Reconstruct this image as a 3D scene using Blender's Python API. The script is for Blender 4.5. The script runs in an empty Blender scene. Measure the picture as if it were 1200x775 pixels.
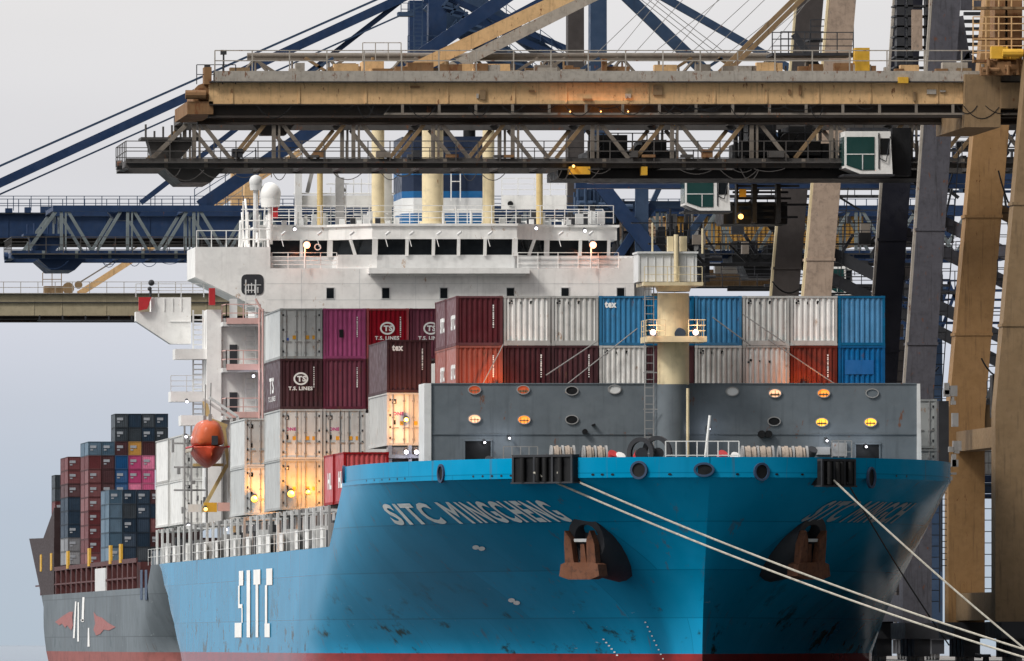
import bpy, math, random
from mathutils import Vector
random.seed(7)
R = math.radians
scene = bpy.context.scene
COL = scene.collection

# ------------------------------------------------------------------ camera, sky, sun, exposure
F, VX, VY, EYE = 14000.0, -739.0, 755.0, 6.0      # long lens on the water, looking parallel to the ship's axis
cam_d = bpy.data.cameras.new('camera')
cam = bpy.data.objects.new('camera', cam_d); COL.objects.link(cam)
cam.location = (0, 0, EYE); cam.rotation_euler = (R(90), 0, 0)
cam_d.sensor_width = 36; cam_d.lens = F/1200*36
cam_d.shift_x = (600-VX)/1200; cam_d.shift_y = (VY-387.5)/1200
cam_d.clip_start = 1; cam_d.clip_end = 60000
scene.camera = cam

W = bpy.data.worlds.new('World'); scene.world = W; W.use_nodes = True
nt = W.node_tree; N = nt.nodes; Lk = nt.links
for n in list(N): N.remove(n)
def nd(t, **k):
    n = N.new(t)
    for a, b in k.items(): setattr(n, a, b)
    return n
wo = nd('ShaderNodeOutputWorld'); bg = nd('ShaderNodeBackground'); bg.inputs['Strength'].default_value = 0.1
sky = nd('ShaderNodeTexSky', sky_type='NISHITA'); sky.sun_disc = False
SUN_EL, SUN_AZ = R(43), R(-124)
sky.sun_elevation = SUN_EL; sky.sun_rotation = SUN_AZ; sky.dust_density = 5.0; sky.air_density = 1.5
tc = nd('ShaderNodeTexCoord'); sx = nd('ShaderNodeSeparateXYZ'); Lk.new(tc.outputs['Generated'], sx.inputs[0])
mr = nd('ShaderNodeMapRange'); mr.inputs[1].default_value = -0.004; mr.inputs[2].default_value = 0.06
Lk.new(sx.outputs['Z'], mr.inputs[0])
rp = nd('ShaderNodeValToRGB'); Lk.new(mr.outputs[0], rp.inputs[0])
cr = rp.color_ramp
cr.elements[0].position = 0.0; cr.elements[0].color = (.41, .485, .56, 1)
cr.elements[1].position = 1.0; cr.elements[1].color = (.735, .72, .715, 1)
for p, c in ((.25, (.455, .515, .60)), (.46, (.58, .605, .675)), (.66, (.66, .66, .69))):
    e = cr.elements.new(p); e.color = (*c, 1)
up = nd('ShaderNodeMapRange', interpolation_type='SMOOTHSTEP'); Lk.new(sx.outputs['Z'], up.inputs[0])
up.inputs[1].default_value = .07; up.inputs[2].default_value = .55; up.inputs[3].default_value = 7.9; up.inputs[4].default_value = 17
dt = nd('ShaderNodeVectorMath', operation='DOT_PRODUCT'); Lk.new(tc.outputs['Generated'], dt.inputs[0]); dt.inputs[1].default_value = (.86, -.5, 0)
lr = nd('ShaderNodeMapRange', interpolation_type='SMOOTHSTEP'); Lk.new(dt.outputs['Value'], lr.inputs[0])
lr.inputs[1].default_value = -.12; lr.inputs[2].default_value = .62; lr.inputs[3].default_value = 1.0; lr.inputs[4].default_value = .03
mu = nd('ShaderNodeMath', operation='MULTIPLY'); Lk.new(up.outputs[0], mu.inputs[0]); Lk.new(lr.outputs[0], mu.inputs[1])
cm = nd('ShaderNodeMapping'); cm.inputs['Scale'].default_value = (18, 18, 60); Lk.new(tc.outputs['Generated'], cm.inputs[0])
cn_ = nd('ShaderNodeTexNoise'); cn_.inputs['Scale'].default_value = 1.0; cn_.inputs['Detail'].default_value = 3; Lk.new(cm.outputs[0], cn_.inputs['Vector'])
cl = nd('ShaderNodeMapRange'); Lk.new(cn_.outputs['Fac'], cl.inputs[0]); cl.inputs[1].default_value = .3; cl.inputs[2].default_value = .7; cl.inputs[3].default_value = .955; cl.inputs[4].default_value = 1.02
m2 = nd('ShaderNodeMath', operation='MULTIPLY'); Lk.new(mu.outputs[0], m2.inputs[0]); Lk.new(cl.outputs[0], m2.inputs[1])
vm = nd('ShaderNodeVectorMath', operation='SCALE'); Lk.new(rp.outputs[0], vm.inputs[0]); Lk.new(m2.outputs[0], vm.inputs['Scale'])
mx = nd('ShaderNodeMix', data_type='RGBA'); mx.inputs[0].default_value = .06
Lk.new(vm.outputs[0], mx.inputs[6]); Lk.new(sky.outputs[0], mx.inputs[7])
Lk.new(mx.outputs[2], bg.inputs[0]); Lk.new(bg.outputs[0], wo.inputs[0])

sd = bpy.data.lights.new('sun', 'SUN'); sd.energy = 1.5; sd.angle = R(12); sd.color = (1, .95, .88)
sun = bpy.data.objects.new('sun', sd); COL.objects.link(sun)
sdir = Vector((math.sin(SUN_AZ)*math.cos(SUN_EL), math.cos(SUN_AZ)*math.cos(SUN_EL), math.sin(SUN_EL)))
sun.rotation_euler = sdir.to_track_quat('Z', 'Y').to_euler()
sun.location = (-200, 300, 400)
vs = scene.view_settings
vs.view_transform = 'Standard'; vs.look = 'None'; vs.exposure = 0.55; vs.gamma = 1; vs.use_curve_mapping = False
scene.cycles.max_bounces = 6; scene.cycles.diffuse_bounces = 3; scene.cycles.glossy_bounces = 3

def P(px, py, Y):            # where a photo pixel stands at distance Y
    return Vector(((px-VX)*Y/F, Y, EYE+(VY-py)*Y/F))
def PX(px, Y): return (px-VX)*Y/F
def PZ(py, Y): return EYE+(VY-py)*Y/F

# ------------------------------------------------------------------ materials
MATS = {}
def mat(name, rgb, rough=.5, metal=0.0, dirt=.25, rust=0.0, scale=1.0, streak=.5, spec=.25, emit=None, es=0, rustcol=(.16,.06,.025), seams=0):
    if name in MATS: return MATS[name]
    m = bpy.data.materials.new(name); m.use_nodes = True; MATS[name] = m
    t = m.node_tree; n = t.nodes; l = t.links
    b = n['Principled BSDF']
    b.inputs['Roughness'].default_value = rough; b.inputs['Metallic'].default_value = metal
    b.inputs['Specular IOR Level'].default_value = spec
    if emit:
        b.inputs['Base Color'].default_value = (*rgb, 1)
        b.inputs['Emission Color'].default_value = (*emit, 1); b.inputs['Emission Strength'].default_value = es
        return m
    g = n.new('ShaderNodeNewGeometry')
    def noise(sc, vec=(1,1,1), det=5, ro=.6):
        mp = n.new('ShaderNodeMapping'); mp.inputs['Scale'].default_value = vec
        l.new(g.outputs['Position'], mp.inputs[0])
        t_ = n.new('ShaderNodeTexNoise'); t_.inputs['Scale'].default_value = sc; t_.inputs['Detail'].default_value = det; t_.inputs['Roughness'].default_value = ro
        l.new(mp.outputs[0], t_.inputs['Vector']); return t_.outputs['Fac']
    def rampf(src, a, c_, lo=0., hi=1.):
        r = n.new('ShaderNodeMapRange'); r.interpolation_type = 'SMOOTHSTEP'
        r.inputs[1].default_value = a; r.inputs[2].default_value = c_; r.inputs[3].default_value = lo; r.inputs[4].default_value = hi
        l.new(src, r.inputs[0]); return r.outputs[0]
    def mixc(fac, a, bcol):
        x = n.new('ShaderNodeMix'); x.data_type = 'RGBA'
        l.new(fac, x.inputs[0])
        if isinstance(a, tuple): x.inputs[6].default_value = (*a, 1)
        else: l.new(a, x.inputs[6])
        if isinstance(bcol, tuple): x.inputs[7].default_value = (*bcol, 1)
        else: l.new(bcol, x.inputs[7])
        return x.outputs[2]
    dk = tuple(c*.45+.012 for c in rgb); lt = tuple(min(1, c*1.18+.012) for c in rgb)
    c = mixc(rampf(noise(.55*scale, det=4), .35, .65, 0, .6), rgb, lt)
    c = mixc(rampf(noise(1.7*scale), .45, .72, 0, dirt), c, dk)
    if streak: c = mixc(rampf(noise(1.3*scale, (2.2, 2.2, .16), 4), .52, .75, 0, dirt*streak*2), c, dk)
    if rust:
        c = mixc(rampf(noise(1.1*scale, (1.6,1.6,.7), 7, .7), .66-.18*rust, .72-.12*rust, 0, .85), c, rustcol)
    if name.startswith(('container_', 'far_container')):
        oi = n.new('ShaderNodeObjectInfo'); hs = n.new('ShaderNodeHueSaturation'); l.new(c, hs.inputs['Color'])
        l.new(rampf(oi.outputs['Random'], 0, 1, .72, 1.2), hs.inputs['Value']); l.new(rampf(oi.outputs['Random'], 0, 1, 1.1, .85), hs.inputs['Saturation']); c = hs.outputs[0]
    l.new(c, b.inputs['Base Color'])
    rr = rampf(noise(2.2*scale), .3, .7, max(.05, rough-.1), min(1, rough+.14)); l.new(rr, b.inputs['Roughness'])
    bp = n.new('ShaderNodeBump'); bp.inputs['Strength'].default_value = .12; bp.inputs['Distance'].default_value = .05
    l.new(noise(2.6*scale, det=3), bp.inputs['Height']); l.new(bp.outputs[0], b.inputs['Normal'])
    return m

def hull_mat(name, rgb, red, zboot, rough, grime=(.012,.04,.042), big=1.0, dirt=.5):
    m = mat(name, rgb, rough, dirt=.0, streak=0, scale=.35)
    pb = m.node_tree.nodes['Principled BSDF']; pb.inputs['Specular IOR Level'].default_value = .02
    for k_ in ('Normal', 'Roughness'): m.node_tree.links.remove(pb.inputs[k_].links[0])
    pb.inputs['Roughness'].default_value = rough
    t = m.node_tree; n = t.nodes; l = t.links; b = n['Principled BSDF']
    base = b.inputs['Base Color'].links[0].from_socket
    g = n.new('ShaderNodeNewGeometry'); s = n.new('ShaderNodeSeparateXYZ'); l.new(g.outputs['Position'], s.inputs[0])
    def noise(vec, sc, det=6, ro=.65):
        mp = n.new('ShaderNodeMapping'); mp.inputs['Scale'].default_value = vec; l.new(g.outputs['Position'], mp.inputs[0])
        q = n.new('ShaderNodeTexNoise'); q.inputs['Scale'].default_value = sc; q.inputs['Detail'].default_value = det; q.inputs['Roughness'].default_value = ro
        l.new(mp.outputs[0], q.inputs['Vector']); return q.outputs['Fac']
    def rng(src, a, c, lo=0., hi=1.):
        r = n.new('ShaderNodeMapRange'); r.interpolation_type = 'SMOOTHSTEP'
        for i, v in enumerate((a, c, lo, hi)): r.inputs[i+1].default_value = v
        l.new(src, r.inputs[0]); return r.outputs[0]
    def mul(a, c):
        q = n.new('ShaderNodeMath'); q.operation = 'MULTIPLY'; l.new(a, q.inputs[0]); l.new(c, q.inputs[1]); return q.outputs[0]
    def mix(f, a, c):
        x = n.new('ShaderNodeMix'); x.data_type = 'RGBA'; l.new(f, x.inputs[0])
        for i, v in ((6, a), (7, c)):
            if isinstance(v, tuple): x.inputs[i].default_value = (*v, 1)
            else: l.new(v, x.inputs[i])
        return x.outputs[2]
    # scuffed band above the boot top, rubbed by fenders and quay walls
    low = rng(s.outputs['Z'], zboot+5.0*big, zboot+.6*big, 0, 1)
    f1 = mul(low, rng(noise((.35, .35, .8), .9/big), .56, .66, 0, dirt))
    c = mix(f1, base, grime)
    f2 = rng(noise((1.2, 1.2, .05), .8/big, 4), .6, .8, 0, .25); c = mix(f2, c, tuple(v*.5 for v in rgb))
    f3 = mul(low, rng(noise((.5, .5, 3.5), 1.0/big, 5), .69, .72, 0, .5)); c = mix(f3, c, (.55,.58,.58))
    f4 = rng(noise((1.1, 1.1, .045), 1.1/big, 5, .7), .60, .68, 0, .42); c = mix(f4, c, (.10,.065,.045))
    # plate seams
    br = n.new('ShaderNodeTexBrick'); br.inputs['Scale'].default_value = 1
    cb = n.new('ShaderNodeCombineXYZ'); l.new(s.outputs['Y'], cb.inputs[0]); l.new(s.outputs['Z'], cb.inputs[1]); l.new(cb.outputs[0], br.inputs['Vector'])
    br.inputs['Brick Width'].default_value = 11*big; br.inputs['Row Height'].default_value = 2.45*big; br.inputs['Mortar Size'].default_value = .035*big; br.inputs['Mortar Smooth'].default_value = .4
    sm = n.new('ShaderNodeMath'); sm.operation = 'MULTIPLY'; sm.inputs[1].default_value = .5; l.new(br.outputs['Fac'], sm.inputs[0])
    c = mix(sm.outputs[0], c, tuple(v*.55 for v in rgb))
    br.inputs['Color1'].default_value = (.84,.84,.84,1); br.inputs['Color2'].default_value = (1.08,1.08,1.08,1); br.inputs['Mortar'].default_value = (.95,.95,.95,1); br.inputs['Bias'].default_value = .1
    px_ = n.new('ShaderNodeMix'); px_.data_type = 'RGBA'; px_.blend_type = 'MULTIPLY'; px_.inputs[0].default_value = .8; l.new(c, px_.inputs[6]); l.new(br.outputs['Color'], px_.inputs[7]); c = px_.outputs[2]
    redn = mix(rng(noise((.4,.4,.9), 1.2/big), .4, .7, 0, .6), red, tuple(v*.45+.01 for v in red))
    isr = n.new('ShaderNodeMath'); isr.operation = 'LESS_THAN'; isr.inputs[1].default_value = zboot; l.new(s.outputs['Z'], isr.inputs[0])
    c = mix(isr.outputs[0], c, redn)
    l.new(c, b.inputs['Base Color'])
    return m

M = dict(
 white=mat('white_paint', (.78,.78,.765), .45, dirt=.2, rust=.2, rustcol=(.38,.24,.14)),
 offwhite=mat('grey_white_paint', (.62,.63,.63), .5, dirt=.2, rust=.1, rustcol=(.38,.24,.14)),
 pink=mat('pale_red_rail_paint', (.62,.40,.37), .5, dirt=.2),
 cream=mat('cream_post_paint', (.66,.56,.36), .45, dirt=.3, rust=.3, rustcol=(.35,.2,.1)),
 gold=mat('golden_post_paint', (.55,.42,.2), .5),
 bgrey=mat('grey_blue_bulkhead_paint', (.125,.148,.168), .5, dirt=.18, rust=.2, streak=1.0),
 grey=mat('grey_steel_paint', (.28,.28,.28), .55, dirt=.3, rust=.15),
 dgrey=mat('dark_steel', (.032,.034,.04), .55, dirt=.3),
 black=mat('black_steel', (.006,.0065,.008), .5),
 tan=mat('tan_crane_paint', (.62,.405,.205), .6, dirt=.35, rust=.35, streak=.8, scale=2.2),
 tan_dark=mat('dull_tan_crane_paint', (.23,.155,.085), .6, dirt=.25, rust=.15, streak=1.4, scale=2.2),
 fartan=mat('pale_khaki_crane_paint', (.36,.31,.21), .6, dirt=.25, scale=1.5),
 tgrey=mat('grey_tan_walkway_steel', (.36,.33,.29), .65, dirt=.4, rust=.5, scale=2.2),
 under=mat('shade_brown_rail_steel', (.035,.028,.024), .7, dirt=.4, rust=.3),  # shade under the girders painted in as a dark brown
 anchor_rust=mat('red_brown_rust', (.15,.062,.034), .8, dirt=.9, rust=.4, scale=2.5),
 tanleg=mat('ochre_tan_leg_paint', (.35,.205,.09), .6, dirt=.22, rust=.12, streak=1.6, scale=2.2),
 ruststeel=mat('rusty_steel', (.22,.12,.055), .75, dirt=.5, rust=.7),
 lattice=mat('brown_grey_lattice_paint', (.19,.165,.14), .6, dirt=.4, rust=.4),
 chord=mat('dark_chord_paint', (.07,.066,.064), .55, dirt=.4, rust=.3),
 purple=mat('grey_violet_leg_paint', (.085,.085,.103), .6, dirt=.5, rust=.3, streak=1.0, scale=2.2),
 navyleg=mat('near_black_navy_leg_paint', (.010,.011,.020), .55, dirt=.3),
 navy=mat('navy_crane_paint', (.014,.036,.095), .5, dirt=.3, rust=.1),
 gtruss=mat('grey_green_truss_paint', (.17,.20,.21), .55, dirt=.3),
 navy2=mat('faded_navy_crane_paint', (.032,.060,.115), .5, dirt=.3, rust=.15),
 beigeleg=mat('patched_beige_leg_paint', (.38,.29,.225), .7, dirt=.5, rust=.35, rustcol=(.2,.17,.15), scale=2.2),
 dleg=mat('dark_grey_brown_leg_paint', (.06,.052,.05), .65, dirt=.3, scale=2.2),
 yellow=mat('yellow_paint', (.62,.36,.04), .5, dirt=.3, rust=.2),
 corr_yellow=mat('ochre_cladding', (.55,.32,.08), .6, dirt=.3),
 orange=mat('orange_lifeboat_paint', (.48,.09,.028), .4, dirt=.35, rust=.15),
 orange_red=mat('orange_red_boat_paint', (.42,.045,.015), .4, dirt=.35),
 redp=mat('red_paint', (.45,.03,.035), .45),
 fblue=mat('funnel_blue_paint', (.01,.10,.26), .4),
 fnavy=mat('funnel_navy_paint', (.012,.022,.05), .4),
 glass=mat('dark_window_glass', (.008,.011,.014), .08, dirt=0, streak=0),
 green_glass=mat('green_cab_glass', (.012,.05,.048), .06, dirt=0, streak=0),
 drumrope=mat('stained_coiled_rope', (.36,.30,.25), .9, dirt=.6, scale=3),
 rope=mat('pale_mooring_rope', (.55,.52,.45), .9, dirt=.5, scale=3),
 ropedark=mat('dark_mooring_rope', (.06,.06,.06), .9),
 rubber=mat('black_rubber', (.01,.01,.011), .7),
 letter=mat('white_lettering_paint', (.88,.88,.86), .5, dirt=.12),
 letterdim=mat('dim_grey_lettering_paint', (.33,.36,.40), .6, dirt=.3),
 emblem=mat('faded_red_emblem_paint', (.33,.13,.125), .6, dirt=.3),
 concrete=mat('quay_concrete', (.20,.19,.18), .85, dirt=.5, rust=.2, scale=.6),
 deck=mat('green_grey_deck_paint', (.10,.12,.11), .7),
 sternm=mat('dark_maroon_stern_paint', (.03,.016,.017), .6, dirt=.3),
 maroon_deck=mat('maroon_deck_paint', (.085,.028,.028), .6, dirt=.3),
 lampw=mat('lit_white_lamp', (1,1,1), emit=(.9,.88,1), es=2.0),
 lampp=mat('lit_pink_lamp', (1,.7,.6), emit=(1,.72,.62), es=2.2),
 lampy=mat('lit_sodium_lamp', (1,.7,.2), emit=(1,.50,.05), es=2.4),
 lampo=mat('lit_orange_lamp', (1,.6,.2), emit=(1,.42,.10), es=3),
 lampr=mat('lit_red_orange_lamp', (1,.4,.2), emit=(1,.40,.22), es=2.6),
 porty=mat('painted_yellow_glow', (1,.6,.1), emit=(1,.42,.03), es=1.25),
 porto=mat('painted_orange_glow', (1,.4,.1), emit=(1,.24,.02), es=.9),
 portp=mat('painted_peach_glow', (1,.6,.4), emit=(1,.5,.27), es=.8),
 portr=mat('painted_red_glow', (.4,.1,.05), emit=(.6,.08,.02), es=.3),
)
M['hull'] = hull_mat('blue_hull_paint', (.0,.235,.44), (.30,.03,.032), 5.5, .15, dirt=1.0)
M['hull_far'] = hull_mat('grey_hull_paint', (.15,.175,.195), (.30,.11,.10), 4.6, .5, big=3.0, dirt=.3)

def water_mat():
    m = bpy.data.materials.new('harbour_water'); m.use_nodes = True
    n = m.node_tree.nodes; l = m.node_tree.links; b = n['Principled BSDF']
    b.inputs['Base Color'].default_value = (.02,.045,.055,1); b.inputs['Roughness'].default_value = .06; b.inputs['IOR'].default_value = 1.33
    g = n.new('ShaderNodeNewGeometry'); t = n.new('ShaderNodeTexNoise'); t.inputs['Scale'].default_value = .35; t.inputs['Detail'].default_value = 4
    l.new(g.outputs['Position'], t.inputs['Vector'])
    bp = n.new('ShaderNodeBump'); bp.inputs['Strength'].default_value = .03; bp.inputs['Distance'].default_value = .4
    l.new(t.outputs['Fac'], bp.inputs['Height']); l.new(bp.outputs[0], b.inputs['Normal'])
    return m

# ------------------------------------------------------------------ mesh helpers
class MB:
    def __init__(s): s.v = []; s.f = []; s.mi = []
    def add(s, vs_, fs, m=0):
        o = len(s.v); s.v += [tuple(p) for p in vs_]
        for f in fs: s.f.append(tuple(i+o for i in f)); s.mi.append(m)
        return s
    def box(s, x0, x1, y0, y1, z0, z1, m=0):
        v = [(x0,y0,z0),(x1,y0,z0),(x1,y1,z0),(x0,y1,z0),(x0,y0,z1),(x1,y0,z1),(x1,y1,z1),(x0,y1,z1)]
        return s.add(v, [(3,2,1,0),(4,5,6,7),(0,1,5,4),(1,2,6,5),(2,3,7,6),(3,0,4,7)], m)
    def cbox(s, c, dx, dy, dz, m=0):
        return s.box(c[0]-dx/2, c[0]+dx/2, c[1]-dy/2, c[1]+dy/2, c[2]-dz/2, c[2]+dz/2, m)
    def beam(s, p, q, w, h=None, m=0):
        h = h or w
        p, q = Vector(p), Vector(q); d = (q-p)
        if d.length < 1e-6: return s
        d.normalize()
        up_ = Vector((0,1,0)) if abs(d.y) < .9 else Vector((0,0,1))
        a = d.cross(up_).normalized(); b_ = a.cross(d).normalized()   # a in the XZ plane for frontal beams, b_ along Y
        v = []
        for o in (p, q):
            for i, j in ((-1,-1),(1,-1),(1,1),(-1,1)): v.append(o + a*(i*w/2) + b_*(j*h/2))
        return s.add(v, [(0,1,2,3),(7,6,5,4),(0,4,5,1),(1,5,6,2),(2,6,7,3),(3,7,4,0)], m)
    def tube(s, p, q, r, n=6, r2=None, cap=True, m=0):
        p, q = Vector(p), Vector(q); d = q-p
        if d.length < 1e-6: return s
        d.normalize(); r2 = r if r2 is None else r2
        a = d.orthogonal().normalized(); b_ = d.cross(a)
        v = [o + (a*math.cos(2*math.pi*i/n) + b_*math.sin(2*math.pi*i/n))*rr for o, rr in ((p, r), (q, r2)) for i in range(n)]
        fs = [(i, (i+1) % n, n+(i+1) % n, n+i) for i in range(n)]
        if cap: fs += [tuple(range(n-1, -1, -1)), tuple(range(n, 2*n))]
        return s.add(v, fs, m)
    def path(s, pts, r, n=6):
        for a, b_ in zip(pts, pts[1:]): s.tube(a, b_, r, n)
        return s
    def prism(s, poly, y0, y1, m=0):          # outline in XZ
        n = len(poly); v = [(x, y0, z) for x, z in poly] + [(x, y1, z) for x, z in poly]
        return s.add(v, [tuple(range(n)), tuple(range(2*n-1, n-1, -1))] + [((i+1) % n, i, n+i, n+(i+1) % n) for i in range(n)], m)
    def prismx(s, poly, x0, x1, m=0):         # outline in YZ
        n = len(poly); v = [(x0, y, z) for y, z in poly] + [(x1, y, z) for y, z in poly]
        return s.add(v, [tuple(range(n)), tuple(range(2*n-1, n-1, -1))] + [((i+1) % n, i, n+i, n+(i+1) % n) for i in range(n)], m)
    def prismz(s, poly, z0, z1, m=0):
        n = len(poly); v = [(x, y, z0) for x, y in poly] + [(x, y, z1) for x, y in poly]
        return s.add(v, [tuple(range(n)), tuple(range(2*n-1, n-1, -1))] + [((i+1) % n, i, n+i, n+(i+1) % n) for i in range(n)], m)
    def sphere(s, c, r, nu=16, nv=10, sc=(1,1,1), m=0):
        v = []; fs = []
        for j in range(nv+1):
            t = math.pi*j/nv
            for i in range(nu):
                a = 2*math.pi*i/nu
                v.append((c[0]+r*sc[0]*math.sin(t)*math.cos(a), c[1]+r*sc[1]*math.sin(t)*math.sin(a), c[2]+r*sc[2]*math.cos(t)))
        for j in range(nv):
            for i in range(nu): fs.append((j*nu+i, (j+1)*nu+i, (j+1)*nu+(i+1) % nu, j*nu+(i+1) % nu))
        return s.add(v, fs, m)
    def disc(s, c, rx, rz, n=20, m=0, y_th=.05):
        poly = [(c[0]+rx*math.cos(2*math.pi*i/n), c[2]+rz*math.sin(2*math.pi*i/n)) for i in range(n)]
        return s.prism(poly, c[1], c[1]+y_th, m)
    def rail(s, pts, h=1.05, step=1.8, r=.03, mids=2):       # guard rail with posts along a polyline
        for a, b_ in zip(pts, pts[1:]):
            a, b_ = Vector(a), Vector(b_); L = (b_-a).length; k = max(1, round(L/step)); upv = Vector((0,0,h))
            for i in range(k+1):
                o = a.lerp(b_, i/k); s.tube(o, o+upv, r*1.15, 4, cap=False)
            for j in range(mids+1):
                z = Vector((0,0,h*(j+1)/(mids+1))); s.tube(a+z, b_+z, r, 4, cap=False)
        return s
    def ladder(s, p, q, w=.5, r=.025, step=.33, side=Vector((1,0,0))):
        p, q = Vector(p), Vector(q); o = side*(w/2)
        s.tube(p-o, q-o, r, 4); s.tube(p+o, q+o, r, 4)
        k = int((q-p).length/step)
        for i in range(1, k): c = p.lerp(q, i/k); s.tube(c-o, c+o, r*.8, 4, cap=False)
        return s
    def stairs(s, p, q, w=.8, th=.06):
        p, q = Vector(p), Vector(q); k = max(3, int(abs(q.z-p.z)/.24))
        for i in range(k+1):
            c = p.lerp(q, i/k); s.cbox(c, .28, w, th)
        for dy in (-w/2, w/2):
            o = Vector((0,dy,0)); s.beam(p+o, q+o, .22, .05); s.tube(p+o+Vector((0,0,1)), q+o+Vector((0,0,1)), .03, 4)
        return s
    def mesh(s, name, mats):
        me = bpy.data.meshes.new(name); me.from_pydata(s.v, [], s.f)
        for m in (mats if isinstance(mats, (list, tuple)) else [mats]): me.materials.append(m)
        me.polygons.foreach_set('material_index', s.mi); me.update(); return me
    def cut(s):
        s.cuts = getattr(s, 'cuts', []); s.cuts.append((len(s.v), len(s.f))); return s
    def build(s, name, mats, parent=None, smooth=False):
        cuts = getattr(s, 'cuts', None)
        if cuts:                                  # one object for every piece
            s.cut(); v0 = f0 = 0; first = None
            for v1, f1 in s.cuts:
                if f1 > f0:
                    m_ = MB(); m_.v = s.v[v0:v1]; m_.f = [tuple(i-v0 for i in f) for f in s.f[f0:f1]]; m_.mi = s.mi[f0:f1]
                    o = m_.build(name, mats, parent, smooth); first = first or o
                v0, f0 = v1, f1
            return first
        off = ROOT_LOC.get(parent.name) if parent is not None else None
        if off is None and parent is None and s.v:
            xs, ys, zs = zip(*s.v); off = Vector(((min(xs)+max(xs))/2, (min(ys)+max(ys))/2, min(zs)))
        base = off
        if base is not None: s.v = [(x-base.x, y-base.y, z-base.z) for x, y, z in s.v]
        me = s.mesh(name, mats)
        if smooth:
            me.polygons.foreach_set('use_smooth', [True]*len(me.polygons))
            try: me.set_sharp_from_angle(angle=R(40))
            except Exception: pass
        o = bpy.data.objects.new(name, me); COL.objects.link(o)
        if parent is not None: o.parent = parent; ROOT_LOC[o.name] = off
        else: o.location = base
        return o
ROOT_LOC = {}
def thing(name, loc, label, cat, group=None):
    o = bpy.data.objects.new(name, None); COL.objects.link(o); o.location = loc; o.empty_display_size = .5
    o['label'] = label; o['category'] = cat
    if group: o['group'] = group
    ROOT_LOC[o.name] = Vector(loc); return o
def tag(o, label, cat, group=None):
    o['label'] = label; o['category'] = cat
    if group: o['group'] = group
    return o
def structure(o): o['kind'] = 'structure'; return o

TXT = {}
def text2d(s, size=1.0, bold=0.0):            # flat lettering outline -> verts, faces
    key = (s, bold)
    if key not in TXT:
        c = bpy.data.curves.new('lettering', 'FONT'); c.body = s; c.size = 1; c.space_character = 1.12; c.space_word = .8; c.offset = bold; c.resolution_u = 3
        o = bpy.data.objects.new('lettering', c); COL.objects.link(o)
        dg = bpy.context.evaluated_depsgraph_get(); dg.update()
        me = bpy.data.meshes.new_from_object(o.evaluated_get(dg))
        TXT[key] = ([(v.co.x, v.co.y) for v in me.vertices], [tuple(p.vertices) for p in me.polygons])
        bpy.data.objects.remove(o); bpy.data.curves.remove(c); bpy.data.meshes.remove(me)
    v, f = TXT[key]
    x0 = min(p[0] for p in v); x1 = max(p[0] for p in v); y0 = min(p[1] for p in v); y1 = max(p[1] for p in v)
    return [((x-x0)/(x1-x0), (y-y0)/(y1-y0)) for x, y in v], f
def text_front(mb, s, x, y, z, w, h, m=0, bold=.02):     # facing the camera side (-Y)
    v, f = text2d(s, bold=bold); mb.add([(x+a*w, y, z+b*h) for a, b in v], f, m)
def text_side(mb, s, x, y, z, w, h, m=0, bold=.02):      # on a face looking to -X, reads towards the camera
    v, f = text2d(s, bold=bold); mb.add([(x, y-a*w, z+b*h) for a, b in v], f, m)
def text_side_down(mb, s, x, y, z, w, h, m=0):           # rotated a quarter turn, running downwards
    v, f = text2d(s, bold=.02); mb.add([(x, y+b*h*-1, z-a*w) for a, b in v], f, m)

def point(name, loc, e, col, r=.15):
    d = bpy.data.lights.new(name, 'POINT'); d.energy = e; d.color = col; d.shadow_soft_size = r
    o = bpy.data.objects.new(name, d); COL.objects.link(o); o.location = loc; return o

def lamp(parent, loc, kind='lampw', r=.16, e=0, col=(1,.8,.6), off=(0,-.4,0), name='deck_lamp'):
    mb = MB(); mb.tube(Vector(loc)+Vector((0,.0,-.02)), Vector(loc)+Vector((0,.35,.12)), r*1.15, 10)
    b = mb.build(name, M['dgrey'], parent)
    g = MB(); g.sphere(Vector(loc)+Vector((0,-.06,0)), r, 12, 8); g.build('lamp_glass', M[kind], b, True)
    if e:
        l_ = point('lamp_light', (0,0,0), e, col, r); l_.parent = b
        l_.location = Vector(loc)+Vector(off)-(ROOT_LOC[b.name])

# ------------------------------------------------------------------ setting
w = MB(); w.add([(-30000,-500,0),(30000,-500,0),(30000,50000,0),(-30000,50000,0)], [(0,1,2,3)])
structure(w.build('water', water_mat()))
q = MB(); QZ = 4.8; QX = 85.9
q.box(QX, 700, 380, 1232, -6, QZ); q.box(QX-.25, QX+.5, 380, 1232, QZ-.9, QZ+.18)
structure(q.build('quay', M['concrete']))
rl = MB()
for x in (88.0, 112.0):
    for dx in (-.11, .11): rl.box(x+dx-.05, x+dx+.05, 385, 1230, QZ+.004, QZ+.08)
structure(rl.build('crane_track', M['dgrey']))
for y, lab in ((598, 'black iron mooring bollard on the quay edge holding the pair of bow lines'), (640, 'black iron mooring bollard on the quay edge beside the tan crane leg')):
    b = MB(); b.tube((86.6,y,QZ), (86.6,y,QZ+.5), .2, 10, .17); b.tube((86.6,y,QZ+.5), (86.6,y,QZ+.66), .3, 10, .26); b.tube((86.35,y,QZ+.56), (86.0,y,QZ+.6), .12, 8)
    tag(b.build('mooring_bollard', M['dgrey']), lab, 'bollard', 'bollards along the quay edge')

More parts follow.
